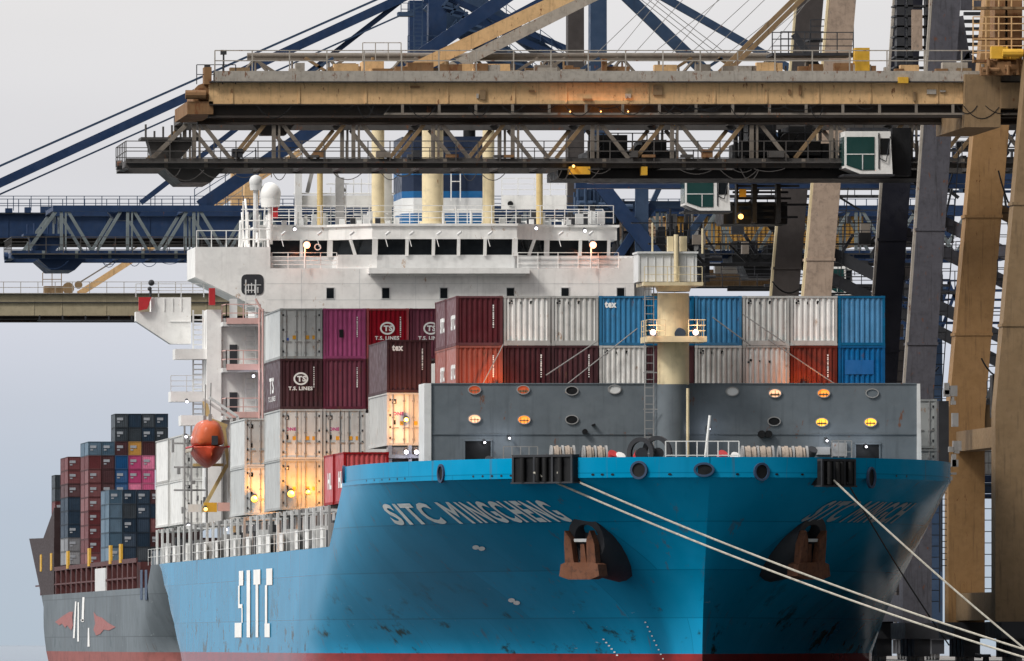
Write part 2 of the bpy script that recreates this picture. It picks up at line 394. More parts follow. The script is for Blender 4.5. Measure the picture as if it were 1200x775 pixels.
sh = thing('sky_blocker_shed', (240, 760, QZ), 'unseen dark grey shed added landward of the quay to block the low sky', 'shed')  # out of view, added to keep bright sky from reflecting in the bow
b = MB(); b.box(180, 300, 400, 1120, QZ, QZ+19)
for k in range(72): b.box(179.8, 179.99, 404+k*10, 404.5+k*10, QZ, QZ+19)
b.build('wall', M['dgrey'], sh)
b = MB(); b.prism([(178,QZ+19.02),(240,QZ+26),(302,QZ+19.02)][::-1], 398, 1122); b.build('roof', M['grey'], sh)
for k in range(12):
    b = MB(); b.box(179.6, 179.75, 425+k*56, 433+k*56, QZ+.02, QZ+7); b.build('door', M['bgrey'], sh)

# ------------------------------------------------------------------ ships
def sm(x): x = max(0., min(1., x)); return x*x*(3-2*x)
class Hull:
    def __init__(s, **k): s.__dict__.update(k)
    def half(s, Y, z):
        h = max(0, min(1, (z-s.zb)/(s.zk-s.zb)))
        hf = h**s.flare
        y0 = s.ys + (s.yt-s.ys)*h**1.5
        y1 = s.y1b + (s.y1t-s.y1b)*h
        t = (Y-y0)/(y1-y0)
        if t <= 0: return 0.0
        if t < 1:
            p = s.p0+(s.p1-s.p0)*hf; qq = s.q0+(s.q1-s.q0)*hf
            b = s.B*(1-(1-t)**p)**(1/qq)
        else: b = s.B
        ya = s.ya + (s.yae-s.ya)*max(0, min(1, (z-s.zb)/(s.zd-s.zb)))
        if z < s.zb: ya -= (s.zb-z)*2.5
        if Y > ya: b *= math.sqrt(max(0.0, 1-((Y-ya)/max(1, s.yend-ya+8))**2))
        return b
    def stem(s, z):
        h = max(0, min(1, (z-s.zb)/(s.zk-s.zb))); return s.ys+(s.yt-s.ys)*h**1.5
    def pt(s, Y, z, side=-1): return Vector((s.xc+side*s.half(Y, z), Y, z))
    def nrm(s, Y, z, side=-1):
        a = s.pt(Y+.3, z, side)-s.pt(Y-.3, z, side); b = s.pt(Y, z+.15, side)-s.pt(Y, z-.15, side)
        n_ = a.cross(b)
        if n_.length < 1e-9: return Vector((0,-1,0))
        n_.normalize()
        if n_.x*side < 0: n_ = -n_
        return n_
    def solveY(s, px, z, side=-1):      # the station where the hull side at height z is seen at photo column px
        lo, hi = s.stem(z)+.002, s.y1b+30
        f_ = lambda Y: VX+s.pt(Y, z, side).x*F/Y
        for _ in range(60):
            mid = (lo+hi)/2
            if side < 0:
                if f_(mid) > px: lo = mid
                else: hi = mid
            else:
                if f_(mid) < px: lo = mid
                else: hi = mid
        return (lo+hi)/2
def loft(h, zlist, tlist, aft, top_fn=None):
    mb = MB(); n = len(zlist)
    for side in (-1, 1):
        rows = []
        for z in zlist:
            y0 = h.stem(z); h_ = max(0, min(1, (z-h.zb)/(h.zk-h.zb))); y1 = h.y1b+(h.y1t-h.y1b)*h_
            ys = [y0+(y1-y0)*t for t in tlist]
            if z <= h.zd+1e-6: ys += [y1+(h.yend-y1)*a for a in aft]
            else: ys += [y1]*len(aft)
            rows.append([h.pt(Y, z, side) for Y in ys])
        m = len(rows[0]); vs_ = [p for r in rows for p in r]; fs = []
        for i in range(n-1):
            for j in range(m-1):
                if zlist[i+1] > h.zd+1e-6 and j >= len(tlist)-1: continue
                qd = (i*m+j, i*m+j+1, (i+1)*m+j+1, (i+1)*m+j)
                fs.append(qd if side > 0 else qd[::-1])
        mb.add(vs_, fs)
    return mb

# --- the blue ship
HA = Hull(xc=68., B=15.75, zb=5.5, zk=14.5, zd=11.3, ys=609.5, yt=606.0, y1b=666., y1t=641.5, p0=1.22, p1=2.5, q0=1.0, q1=2.2, flare=1.75, ya=765., yae=789., yend=806.)
SA = thing('container_ship', (68, 700, 0), 'blue container ship moored bow-on at the quay, white bridge house behind its boxes', 'ship')
tl = [0, .002, .006, .013, .025, .04, .06, .085, .115, .15, .19, .23, .28, .33, .39, .45, .52, .6, .68, .76, .84, .92, 1.0]
zl = [-3, -1, 1, 3, 4.5, 5.5, 6.3, 7.2, 8.1, 9.0, 9.9, 10.7, 11.3, 12, 12.7, 13.4, 14.0, 14.5]
hm = loft(HA, zl, tl, [.1, .2, .3, .4, .5, .6, .7, .75, .8, .84, .88, .91, .94, .97, 1])
hullA = hm.build('hull', M['hull'], SA, True)
# decks
def deck(h, z, y_from, y_to, k=30):
    mb = MB(); ys = [y_from+(y_to-y_from)*i/k for i in range(k+1)]
    v = [(h.xc-max(.01, h.half(y, z)-.05), y, z) for y in ys]+[(h.xc+max(.01, h.half(y, z)-.05), y, z) for y in ys]; m = k+1
    mb.add(v, [(i, m+i, m+i+1, i+1) for i in range(k)]); return mb
deck(HA, 11.28, 640, 806).build('main_deck', M['deck'], SA)
deck(HA, 14.2, 606.2, 641.4).build('forecastle_deck', M['deck'], SA)
a = MB(); a.box(53.2, 82.8, 641.0, 641.2, 11.3, 14.15); a.build('forecastle_bulkhead', M['offwhite'], SA)
# bulwark: upright plate on the knuckle with thickness
ZT, ZK = 15.5, 14.5
def bul_pts(inset, k=64):
    pts = []
    ys = [HA.yt + (641.5-HA.yt)*((i/k)**2) for i in range(k+1)]
    for y in ys: pts.append((max(0, HA.half(y, 14.5)-inset) if i is not None else 0, y))
    return pts
def bulwark():
    mb = MB(); k = 64
    ys = [HA.yt + (641.5-HA.yt)*((i/k)**2.2) for i in range(k+1)]
    for side in (-1, 1):
        o = [Vector((68+side*(HA.half(y, 14.5)+.02), y, 0)) for y in ys]
        i_ = [Vector((68+side*max(0, HA.half(y, 14.5)-.25), y+(.25 if j < 20 else 0), 0)) for j, y in enumerate(ys)]
        v = []
        for j in range(k+1): v += [o[j]+Vector((0,0,ZK-.04)), o[j]+Vector((0,0,ZT)), i_[j]+Vector((0,0,ZT)), i_[j]+Vector((0,0,ZK-.04))]
        fs = []
        for j in range(k):
            for e in range(3):
                qd = (4*j+e, 4*j+e+1, 4*j+4+e+1, 4*j+4+e)
                fs.append(qd if side < 0 else qd[::-1])
        fs.append((4*k, 4*k+1, 4*k+2, 4*k+3)); mb.add(v, fs)
    return mb
bulA = bulwark().build('bulwark', M['hull'], SA, True)
def bul_at(px):       # point on the bulwark face seen at column px, with outward direction and tangent
    side = -1 if px < 828 else 1
    Y = HA.solveY(px, 14.5, side); p = HA.pt(Y, 14.5, side); q_ = HA.pt(Y+.4, 14.5, side)
    tn = (q_-p); tn.z = 0; tn.normalize(); n_ = Vector((-tn.y, tn.x, 0))
    if n_.y > 0: n_ = -n_
    tn = Vector((-n_.y, n_.x, 0)); 
    return p, n_, tn
def ring(mb, c, n_, t_, rx, rz, wd, out, k=20):
    up_ = Vector((0,0,1)); v = []
    for i in range(k):
        a = 2*math.pi*i/k; d = t_*math.cos(a), up_*math.sin(a)
        for (e, o) in ((0, -.02), (0, out), (wd, out), (wd, -.02)): v.append(c + d[0]*(rx+e) + d[1]*(rz+e) + n_*o)
    fs = []
    for i in range(k):
        j = (i+1) % k
        for e in range(3): fs.append((4*i+e, 4*j+e, 4*j+e+1, 4*i+e+1))
    mb.add(v, fs)
def plate(mb, c, n_, t_, rx, rz, o, k=20):
    up_ = Vector((0,0,1)); mb.add([c+t_*(rx*math.cos(2*math.pi*i/k))+up_*(rz*math.sin(2*math.pi*i/k))+n_*o for i in range(k)], [tuple(range(k))])
for px, py, rx, rz in ((404,556,.22,.36),(518,555,.28,.38),(749,551,.34,.36),(825,550.5,.42,.26),(892,553,.32,.36),(1020,560,.28,.44)):
    p, n_, t_ = bul_at(px); c = Vector((p.x, p.y, PZ(py, p.y)))
    r_ = MB(); ring(r_, c, n_, t_, rx, rz, .11, .12); rg = r_.build('fairlead', M['navy2'], bulA, True)
    d_ = MB(); plate(d_, c, n_, t_, rx+.02, rz+.02, .035); d_.build('fairlead_opening', M['black'], rg)
for pxa, pxb, ya_, yb_ in ((607,671,533,565), (957,1001,538,569)):      # roller fairleads cut into the bulwark
    p, n_, t_ = bul_at((pxa+pxb)/2); s_ = F/p.y
    zc0, zc1 = PZ(yb_, p.y), PZ(ya_, p.y); hw = (pxb-pxa)/2/s_
    up_ = Vector((0,0,1))
    def slab(mb, u0, u1, z0, z1, o0, o1):
        v = [Vector((p.x,p.y,0))+t_*u+up_*z+n_*o for o in (o0, o1) for u, z in ((u0,z0),(u1,z0),(u1,z1),(u0,z1))]
        mb.add(v, [(0,1,2,3),(7,6,5,4),(0,4,5,1),(1,5,6,2),(2,6,7,3),(3,7,4,0)])
    hw = hw/max(.62, abs(n_.y))
    b = MB(); slab(b, -hw, hw, zc0, zc1-.12, -.5, .16); rf = b.build('roller_fairlead', M['black'], bulA)
    b = MB(); slab(b, -hw-.05, hw+.05, zc0-.08, zc0, -.3, .3); slab(b, -hw, hw, zc1-.12, zc1, -.3, .26)
    for u in (-hw, -hw*.3, hw*.3, hw-.12): slab(b, u, u+.12, zc0, zc1-.12, .16, .26)
    b.build('fairlead_frame', M['dgrey'], rf)
    for u in (-hw*.62, -hw*.12, hw*.12, hw*.62):
        b = MB(); o = Vector((p.x,p.y,0))+t_*u+n_*.3; b.tube(o+up_*(zc0+.05), o+up_*(zc1-.15), .13, 10); b.build('roller', M['rubber'], rf, True)
# scuppers under the bulwark
b = MB()
for px in list(range(430, 480, 9))+list(range(555, 600, 11))+[695,706,718,785,864,910,940,1050,1062,1074]:
    p, n_, t_ = bul_at(px); plate(b, Vector((p.x,p.y,14.62)), n_, t_, .10, .055, .03, 8)
b.build('scupper', M['black'], bulA)
# lettering on both bows
def bow_text(pxa, pxb, z0, z1, side, m, name):
    mb = MB(); zc = (z0+z1)/2; w_ = pxb-pxa
    def put(v, f, a0, a1):
        out = []
        for a, b_ in v:
            Y = HA.solveY(pxa+w_*(a0+(a1-a0)*a), zc, side); z = z0+(z1-z0)*b_
            out.append(HA.pt(Y, z, side) + HA.nrm(Y, z, side)*.04)
        mb.add(out, f)
    put(*text2d('SITC', bold=.03), 0, .285)
    em = [(0,0),(.2,0),(.2,1),(0,1), (.8,0),(1,0),(1,1),(.8,1), (.2,1),(.2,.68),(.5,.28),(.5,.6), (.8,1),(.8,.68)]
    put(em, [(0,1,2,3),(4,5,6,7),(9,10,11,8),(10,13,12,11)], .345, .435)
    put(*text2d('INGCHENG', bold=.03), .462, 1)
    return mb.build(name, m, hullA)
bow_text(455, 654, PZ(613,620), PZ(588,620), -1, M['letter'], 'ship_name')
bow_text(955, 1088, PZ(614,624), PZ(590,624), 1, M['letterdim'], 'ship_name')  # quay-side name in a dimmer grey than the seaward one
def side_letters():
    mb = MB(); X = HA.xc-HA.B-.04
    z0, z1 = PZ(747, 706), PZ(668, 706); Hh = z1-z0
    def rect(Ya, Yb, a, b_): mb.add([(X,Ya,z0+a*Hh),(X,Yb,z0+a*Hh),(X,Yb,z0+b_*Hh),(X,Ya,z0+b_*Hh)], [(0,3,2,1)])
    def yy(px): return F*X/(px-VX)
    # S
    for pa, pb, a, b_ in ((280,285,.78,1),(279,280.8,.5,.78),(279,284,.44,.5),(283,284.2,.22,.44),(275,283,0,.22),
                          (289,293,0,1), (297,305,.78,1),(299.5,302.5,0,.78), (312,319,.76,1),(310.5,313,.20,.76),(310,316,0,.20)):
        rect(yy(pb), yy(pa), a, b_)
    return mb
side_letters().build('hull_lettering', M['letter'], hullA)
def patch(mb, px, py, rx, rz, side=-1, k=12, o=.04, rot=0):
    Y0 = HA.solveY(px, PZ(py, 615), side); z0 = PZ(py, Y0)
    pts = []
    for i in range(k):
        a = 2*math.pi*i/k; ppx = px+rx*math.cos(a); ppy = py+rz*math.sin(a)
        z = PZ(ppy, Y0); Y = HA.solveY(ppx, z, side); pts.append(HA.pt(Y, z, side)+HA.nrm(Y, z, side)*o)
    mb.add(pts, [tuple(range(k))])
b = MB()
for px, py in ((558,641),(565,642.5),(600,703),(606,706)): patch(b, px, py, 4, 2.5)
for i in range(9): patch(b, 757+i*2.6, 729+i*5.4, 1.1, .8)
for i in range(6): patch(b, 708+i*3.2, 749+i*3.8, 1.4, .8)
b.build('draught_mark', M['letter'], hullA)

# anchors in their pockets
def anchor(px, py, side):
    Y = HA.solveY(px, PZ(py, 613), side); z = PZ(py, Y); c = HA.pt(Y, z, side); n_ = HA.nrm(Y, z, side)
    f_ = Vector((n_.x*.55, n_.y*.8, 0)).normalized(); t_ = Vector((-f_.y, f_.x, 0)); t_ = t_ if t_.x > 0 else -t_
    up_ = Vector((0,0,1)); o = c
    def q_(u, v_, w_): return o + t_*u + up_*v_ + f_*(w_+.2+.25*max(0, v_+.3))
    mb = MB(); k = 20; rings = []
    for (v_c, w_, ru, rv) in ((-.1, -1.6, 1.5, 1.75), (.05, .3, 1.4, 1.6), (.35, .95, 1.15, 1.2), (.3, .9, .8, .8), (.3, .3, .6, .7)):
        rings.append([q_(.2+ru*math.cos(2*math.pi*i/k), v_c+rv*math.sin(2*math.pi*i/k), w_) for i in range(k)])
    v = [p for r in rings for p in r]; fs = []
    for a in range(len(rings)-1):
        for i in range(k): fs.append((a*k+i, a*k+(i+1) % k, (a+1)*k+(i+1) % k, (a+1)*k+i))
    fs.append(tuple((len(rings)-1)*k+i for i in range(k))); mb.add(v, fs)
    bol = mb.build('hawse_bolster', M['dgrey'], hullA, True)
    mb = MB()
    def blk(pts, w0, w1):
        n2 = len(pts); vv = [q_(u, v_, w0) for u, v_ in pts]+[q_(u, v_, w1) for u, v_ in pts]
        mb.add(vv, [tuple(range(n2)), tuple(range(2*n2-1, n2-1, -1))]+[(i, n2+i, n2+(i+1) % n2, (i+1) % n2) for i in range(n2)])
    blk([(-1.3,-1.55),(-.7,-1.72),(.7,-1.72),(1.3,-1.55),(1.2,-.95),(.9,-.85),(-.9,-.85),(-1.2,-.95)], .75, 1.45)       # crown
    blk([(-1.0,-.9),(-.42,-.9),(-.5,.3),(-.82,.78),(-.98,.1)], .95, 1.35)                        # flukes
    blk([(1.0,-.9),(.98,.1),(.82,.78),(.5,.3),(.42,-.9)], .95, 1.35)
    blk([(-.2,-.9),(.2,-.9),(.12,.1),(-.12,.1)], .85, 1.1)                                       # shank
    mb.build('anchor', M['anchor_rust'], bol)
    mb = MB(); blk([(-.42,.2),(.42,.2),(.42,.36),(-.42,.36)], 1.0, 1.2); mb.build('shackle', M['offwhite'], bol)
anchor(702, 640, -1); anchor(925, 640, 1)

# breakwater in front of the first row of boxes
BY = 622.0; BX0, BX1 = PX(497, BY), PX(1078, BY); BZ0, BZ1 = 14.2, PZ(450.5, BY)
def breakwater():
    mb = MB(); r = 1.0; k = 6
    pl = [(BX0+.36, BZ0), (BX0+.36, BZ1), (BX1-.16, BZ1), (BX1-.16, BZ0+r)] + [(BX1-.16-r+r*math.cos(a*math.pi/2/k), BZ0+r-r*math.sin(a*math.pi/2/k)) for a in range(1, k+1)]
    mb.prism(pl[::-1], BY, BY+.25); return mb
bw = breakwater().build('breakwater', M['bgrey'], SA)
b = MB()
b.prism([(BX0,BZ0),(BX0,BZ1+.05),(BX0+.36,BZ1+.05),(BX0+.36,BZ0+1),(BX0+.55,BZ0+.45),(BX0+1.0,BZ0),(BX0-.5,BZ0)][::-1], BY-.12, BY+3.2); b.cut()
b.prism([(BX1-.16,BZ0),(BX1-.16,BZ1+.03),(BX1,BZ1+.03),(BX1+.1,BZ0)][::-1], BY-.1, BY+3.0)
b.build('end_plate', M['offwhite'], bw)
b = MB(); b.box(BX0+.36, BX1-.16, BY-.06, BY-.002, BZ1-2.62, BZ1-2.57); b.box(BX0+.36, BX1-.16, BY-.05, BY+.3, BZ1, BZ1+.06)
b.build('stiffener', M['bgrey'], bw)
for px, py, kd in ((556,457,'portr'),(613,457,'portr'),(670,458,'black'),(720,456.5,'offwhite'),(858,459,'offwhite'),(908,461,'portp'),(965,461,'porto'),(1022,461,'bgrey'),
                   (556,491,'portp'),(614,492,'porto'),(670,492,'black'),(907,494,'black'),(963,495,'porty'),(1020,495,'porty'),(563,505,'')):
    if not kd: continue
    c = Vector((PX(px, BY), BY-.03, PZ(py, BY)))
    r_ = MB(); ring(r_, c, Vector((0,-1,0)), Vector((1,0,0)), .3, .2, .05, .06); rg = r_.build('porthole', M['grey'], bw, True)
    d_ = MB(); plate(d_, c, Vector((0,-1,0)), Vector((1,0,0)), .31, .21, .012); d_.build('pane', M[kd], rg)  # glowing discs painted in for lamplit boxes seen through the openings
    if kd.startswith('port'):
        g_ = MB()
        for k in range(3): xx = c.x-.17+k*.16+random.uniform(-.03,.03); g_.box(xx, xx+.03, BY-.062, BY-.045, c.z-.19, c.z+random.uniform(0,.16))
        g_.box(c.x-.25, c.x+.25, BY-.062, BY-.046, c.z-random.uniform(.02,.1)-.03, c.z-.02); g_.build('porthole_grille', M['tan_dark'], rg)
for pxa, pxb, pya, pyb in ((545,575,517,541), (1003,1030,521,547)):
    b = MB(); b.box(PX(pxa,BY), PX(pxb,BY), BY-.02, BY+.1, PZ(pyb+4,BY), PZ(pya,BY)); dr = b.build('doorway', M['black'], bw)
    b = MB(); x0, x1, z1 = PX(pxa,BY), PX(pxb,BY), PZ(pya,BY)
    b.box(x0-.08, x0, BY-.06, BY+.05, 14.2, z1+.08); b.box(x1, x1+.08, BY-.06, BY+.05, 14.2, z1+.08); b.box(x0-.08, x1+.08, BY-.1, BY-.065, z1, z1+.1); b.build('door_frame', M['bgrey'], dr)
# person-sized lamps along the breakwater
for px, py in ((568,519), (597,514), (831,503), (969,517), (1015,524)):
    lamp(SA, (PX(px, BY-.5), BY-.5, PZ(py, BY)), 'lampw', .06, 10, (.85,.9,1))
# forward mast
MY = 619.4
b = MB(); b.tube((PX(789,MY),MY+1.5,14.2), (PX(789,MY),MY+1.5,PZ(450,MY)), .9, 28); b.build('mast_trunk', M['bgrey'], SA, True)
b = MB(); xm = PX(789,MY+1.5)
b.tube((xm,MY+1.5,PZ(450,MY)), (xm,MY+1.5,PZ(343,MY)), .82, 28); b.tube((xm,MY+1.5,PZ(341,MY)), (xm,MY+1.5,PZ(335,MY)), .84, 28, .95)
mast = b.build('mast', M['cream'], SA, True)
b = MB(); z = PZ(401,MY); b.box(xm-1.55, xm+1.55, MY-.3, MY+3, z, z+.3); b.cut(); b.box(xm-1.75, xm+1.35, MY-.35, MY+3.1, PZ(335,MY), PZ(331,MY))
b.build('mast_platform', M['cream'], mast)
b = MB(); z = PZ(401,MY)+.3
for xa, xb in ((xm-1.5, xm-.6), (xm+.6, xm+1.5)): b.rail([(xa, MY-.25, z), (xb, MY-.25, z)], .85, .5, .025)
b.rail([(xm-1.5,MY-.25,z),(xm-1.5,MY+2.9,z)], .85, .9, .025); b.rail([(xm+1.5,MY-.25,z),(xm+1.5,MY+2.9,z)], .85, .9, .025)
b.rail([(xm-1.7,MY-.3,PZ(331,MY)),(xm+1.3,MY-.3,PZ(331,MY))], .8, .6, .022, 1)
b.build('platform_railing', M['cream'], mast)
b = MB(); z0, z1 = PZ(330,MY), PZ(297,MY)
b.box(xm-1.95, xm+1.1, MY+.35, MY+2.6, z0, z1); b.box(xm-2.0, xm+1.16, MY+.2, MY+2.7, z1, z1+.1)
for i in range(8): b.box(xm-1.9+i*.4, xm-1.87+i*.4, MY+.3, MY+.348, z0, z1)
mh = b.build('mast_house', M['offwhite'], mast)
b = MB(); b.tube((xm,MY+.1,PZ(330,MY)), (xm,MY+.1,PZ(275,MY)), .13, 10); b.box(xm-.4,xm-.1,MY+.5,MY+.9,z1+.12,z1+.9); b.box(xm+.25,xm+.6,MY+.5,MY+.9,z1+.12,z1+.9)
b.tube((xm-1.2,MY+.4,z1), (xm-1.2,MY+.4,z1+1.6), .05, 6); b.tube((xm+1.4,MY+.4,z1), (xm+1.4,MY+.4,z1+1.3), .06, 6); b.build('mast_pole', M['cream'], mast)
b = MB(); b.tube((xm,MY+.1,PZ(275,MY)), (xm,MY+.1,PZ(265,MY)), .1, 10); b.build('navigation_light', M['black'], mast)
b = MB(); b.ladder((PX(763,MY),MY+.9,14.2), (PX(763,MY),MY+.9,PZ(300,MY)), .46, .035, .42); 
for i in range(5):
    zz = PZ(480,MY)+i*1.9; b.box(PX(755,MY),PX(772,MY),MY+.55,MY+.6,zz,zz+.05)
b.build('ladder', M['grey'], mast)
b = MB(); b.tube((PX(798,MY),MY+.35,PZ(391,MY)), (PX(798,MY),MY+.8,PZ(387,MY)), .3, 16, .16); b.build('horn', M['navy2'], mast, True)
for px in (765, 815): lamp(mast, (PX(px,MY-.3),MY-.35,PZ(390,MY)), 'lampp', .15, 22, (1,.6,.4), (0,-.2,.15), 'flood_lamp')
b = MB(); b.tube((PX(807,MY),MY+.4,14.2), (PX(807,MY),MY+.4,PZ(455,MY)), .08, 8); b.build('vent_pipe', M['cream'], SA)
# hatch cover carrying the first row
b = MB(); b.box(57, 79.2, 625.3, 637, 14.2, 19.0); b.build('hatch_cover', M['grey'], SA)
# deck gear on the forecastle
def winch(pxa, pxb, Y, mt, r=.62):
    b = MB(); xa, xb = PX(pxa,Y), PX(pxb,Y); zc = 15.55
    for i in range(3):
        x = xa+(xb-xa)*i/2; b.tube((x-.05,Y,zc), (x+.05,Y,zc), r+.02, 18)
    b.box(xa, xb, Y-.5, Y+.5, 14.2, 14.75); wn = b.build('winch', M['grey'], SA, True)
    for i in range(2):
        x0 = xa+(xb-xa)*i/2+.1; x1 = xa+(xb-xa)*(i+1)/2-.1
        d = MB(); k = max(3, int((x1-x0)/.13))
        for j in range(k): d.tube((x0+(x1-x0)*j/k,Y,zc), (x0+(x1-x0)*(j+.96)/k,Y,zc), r-.03+.05*math.sin(j*2.1), 16)
        d.build('rope_drum', mt, wn, True)
winch(646, 672, 612, M['drumrope']); winch(684, 710, 612.5, M['drumrope']); winch(870, 905, 612, M['drumrope'], .6); winch(913, 945, 612.5, M['drumrope'], .6)
for px, r in ((752,.85), (771,.95)):
    b = MB(); c = Vector((PX(px,610.8), 610.8, 15.75)); 
    ring(b, c, Vector((-.45,-.9,0)).normalized(), Vector((.9,-.45,0)).normalized(), r*.6, r*.72, .22, .25, 24); b.tube(c+Vector((0,.5,0)), c+Vector((0,-.1,0)), .3, 12)
    b.cbox(c+Vector((0,.3,-.7)), .7, .5, .9); b.build('windlass', M['dgrey'], SA, True)
b = MB(); b.rail([(PX(780,609.5),609.5,14.2), (PX(866,609.5),609.5,14.2)], 2.15, .5, .035, 2); b.build('bow_railing', M['white'], SA)
b = MB(); b.rail([(PX(590,617),617,14.2), (PX(630,617),617,14.2)], 2.0, .45, .03, 2); b.cut(); b.rail([(PX(975,617),617,14.2), (PX(998,617),617,14.2)], 2.3, .35, .03, 3); b.build('bow_railing', M['grey'], SA)
b = MB(); b.tube((PX(824,610),610,14.5), (PX(832,610),610,PZ(487,610)), .07, 8); b.build('bow_staff', M['white'], SA)
for px, z, mt in ((716,15.6,'redp'),(747,15.6,'redp'),(845,15.6,'redp'),(886,15.7,'redp'),(725,15.5,'white'),(860,15.5,'white'),(572,15.3,'dgrey'),(950,15.8,'dgrey'),(683,15.6,'dgrey')):
    b = MB(); x = PX(px,616.5); b.tube((x,616.5,14.2), (x,616.5,z), .2, 10); b.tube((x,616.5,z), (x+.1,616.3,z+.25), .26, 10); b.build('deck_vent', M[mt], SA, True)
b = MB()
for px, py, r in ((685,506,.14),(696,498,.06),(694,498.5,.05),(892,509,.2),(900,509,.2)): b.tube((PX(px,BY),BY-.3,PZ(py,BY)), (PX(px,BY),BY,PZ(py,BY)), r, 10); b.cut()
b.build('bulkhead_fitting', M['black'], bw)
b = MB(); b.box(PX(956,BY),PX(972,BY),BY-.3,BY,PZ(533,BY),PZ(524,BY)); b.box(PX(974,BY),PX(992,BY),BY-.2,BY,PZ(535,BY),PZ(519,BY)); b.build('control_box', M['grey'], bw)

# main deck side: supports under the boxes, hatch coaming, rails
b = MB(); b.box(54.6, 81.4, 643, 752, 11.3, 13.4); b.build('hatch_coaming', M['dgrey'], SA)
y = 654
i = 0
while y < 802:
    b = MB(); b.box(52.5, 52.64, y, y+.4, 11.3, 13.62); b.box(53.6, 53.72, y+.1, y+.4, 11.3, 13.4); b.box(52.66, 54.58, y+.05, y+.35, 13.42, 13.66)
    if i % 2 == 0: b.box(52.66, 53.1+.4*random.random(), y-.12, y+.03, 11.3, 12.3+.5*random.random())
    b.build('container_support', M['offwhite'] if i % 4 else M['grey'], SA); y += 5.3; i += 1
b = MB(); b.rail([(52.35,654,11.3),(52.35,803,11.3)], 1.05, 3.1, .017, 1)
for k in range(16):
    yy_ = 658+k*9+random.uniform(-2,2); b.box(52.38, 52.42, yy_, yy_+random.uniform(1.2,2.6), 11.35, 12.4)
b.build('side_railing', M['white'], SA)
b = MB()
for k in range(26):
    yy_ = 656+k*5.4+random.uniform(-1,1); h_ = random.uniform(.5,1.8); b.box(53.0, 53.0+random.uniform(.3,.8), yy_, yy_+random.uniform(.4,1.2), 11.3, 11.3+h_); b.cut()
b.build('deck_fittings', M['dgrey'], SA)
# lashing bridge behind the forecastle, left
b = MB(); b.box(55.9, 58.4, 655.8, 656.6, 13.9, 16.8)
for k in range(3): b.box(55.9+k*1.1, 56.1+k*1.1, 655.4, 655.8, 13.4, 16.9)
b.box(55.7, 58.6, 655.3, 655.8, 16.2, 16.4); b.build('lashing_bridge', M['grey'], SA)
for px in (476, 488): lamp(SA, P(px, 530, 655), 'lampw', .12, 15, (.75,.75,1))
for px, py, Yl, e in ((341,579,689.0,260), (361,577,689.0,120), (298,585,717.0,260)):
    lamp(SA, P(px, py, Yl), 'lampy', .2 if e > 200 else .12, e*1.1, (1,.36,.04), (.1,-.25,.1), 'flood_lamp')
lamp(SA, P(476, 492, 656.1), 'lampy', .12, 150, (1,.42,.10), (0,-.35,0), 'flood_lamp')
lamp(SA, P(583, 452, 624.2), 'lampo', .07, 70, (1,.25,.03), (0,-.35,0), 'flood_lamp')
lamp(SA, P(943, 451, 624.2), 'lampo', .07, 60, (1,.25,.03), (0,-.35,0), 'flood_lamp')
lamp(SA, P(265, 621, 735), 'lampw', .09, 20, (1,.85,.75)); lamp(SA, P(294, 616, 716), 'lampw', .09, 10, (1,.85,.75)); lamp(SA, P(221, 617, 772), 'lampw', .14, 8, (1,.8,.7))

# ---- accommodation block and bridge
AY = 757.0
X = lambda px: PX(px, AY)
Z = lambda py: PZ(py, AY)
acc = MB(); acc.box(X(311), X(800), AY, AY+15, 11.3, Z(354)); accom = acc.build('accommodation_block', M['white'], SA)
b = MB(); out = [(X(228),Z(325)),(X(311),Z(366)),(X(742),Z(366)),(X(742),Z(303)),(X(724),Z(303)),(X(724),Z(315)),(X(316),Z(315)),(X(316),Z(290)),(X(228),Z(290))]
b.prism(out[::-1] if False else out, AY-.6, AY+7); br_ = b.build('bridge_wing_deck', M['white'], accom)
b = MB(); r=.3
xa, xb, za, zb_ = X(282), X(308), Z(346), Z(322)
pts = []
for cx, cz, a0 in ((xb-r,zb_-r,0),(xa+r,zb_-r,90),(xa+r,za+r,180),(xb-r,za+r,270)):
    for k in range(4): an = R(a0+30*k); pts.append((cx+r*math.cos(an), cz+r*math.sin(an)))
b.prism(pts, AY-.64, AY-.604); b.build('wing_opening', M['dgrey'], br_)
b = MB()
for k in range(5): b.tube((xa+.25+k*.2,AY-.66,za+.12), (xa+.25+k*.2,AY-.66,za+.35+random.random()*.4), .03, 6)
b.tube((xa+.15,AY-.67,za+.62), (xb-.15,AY-.67,za+.62), .02, 6); b.build('wing_railing', M['offwhite'], br_)
for px in (386, 451, 519, 597, 661, 726):
    c0, c1 = X(px-4.2), X(px+4.2); f = MB(); f.box(c0-.06, c1+.06, AY-.63, AY-.602, Z(350)-.06, Z(338)+.06); fr = f.build('window', M['offwhite'], accom)
    g = MB(); g.box(c0, c1, AY-.645, AY-.632, Z(350), Z(338)); g.build('pane', M['glass'], fr)
b = MB()
for py in (333, 352): b.box(X(312), X(741), AY-.61, AY-.601, Z(py), Z(py)+.03)
for px in (352, 420, 486, 558, 630, 700): b.box(X(px), X(px)+.03, AY-.612, AY-.602, Z(365), Z(316))
b.build('weld_seam', M['offwhite'], accom)
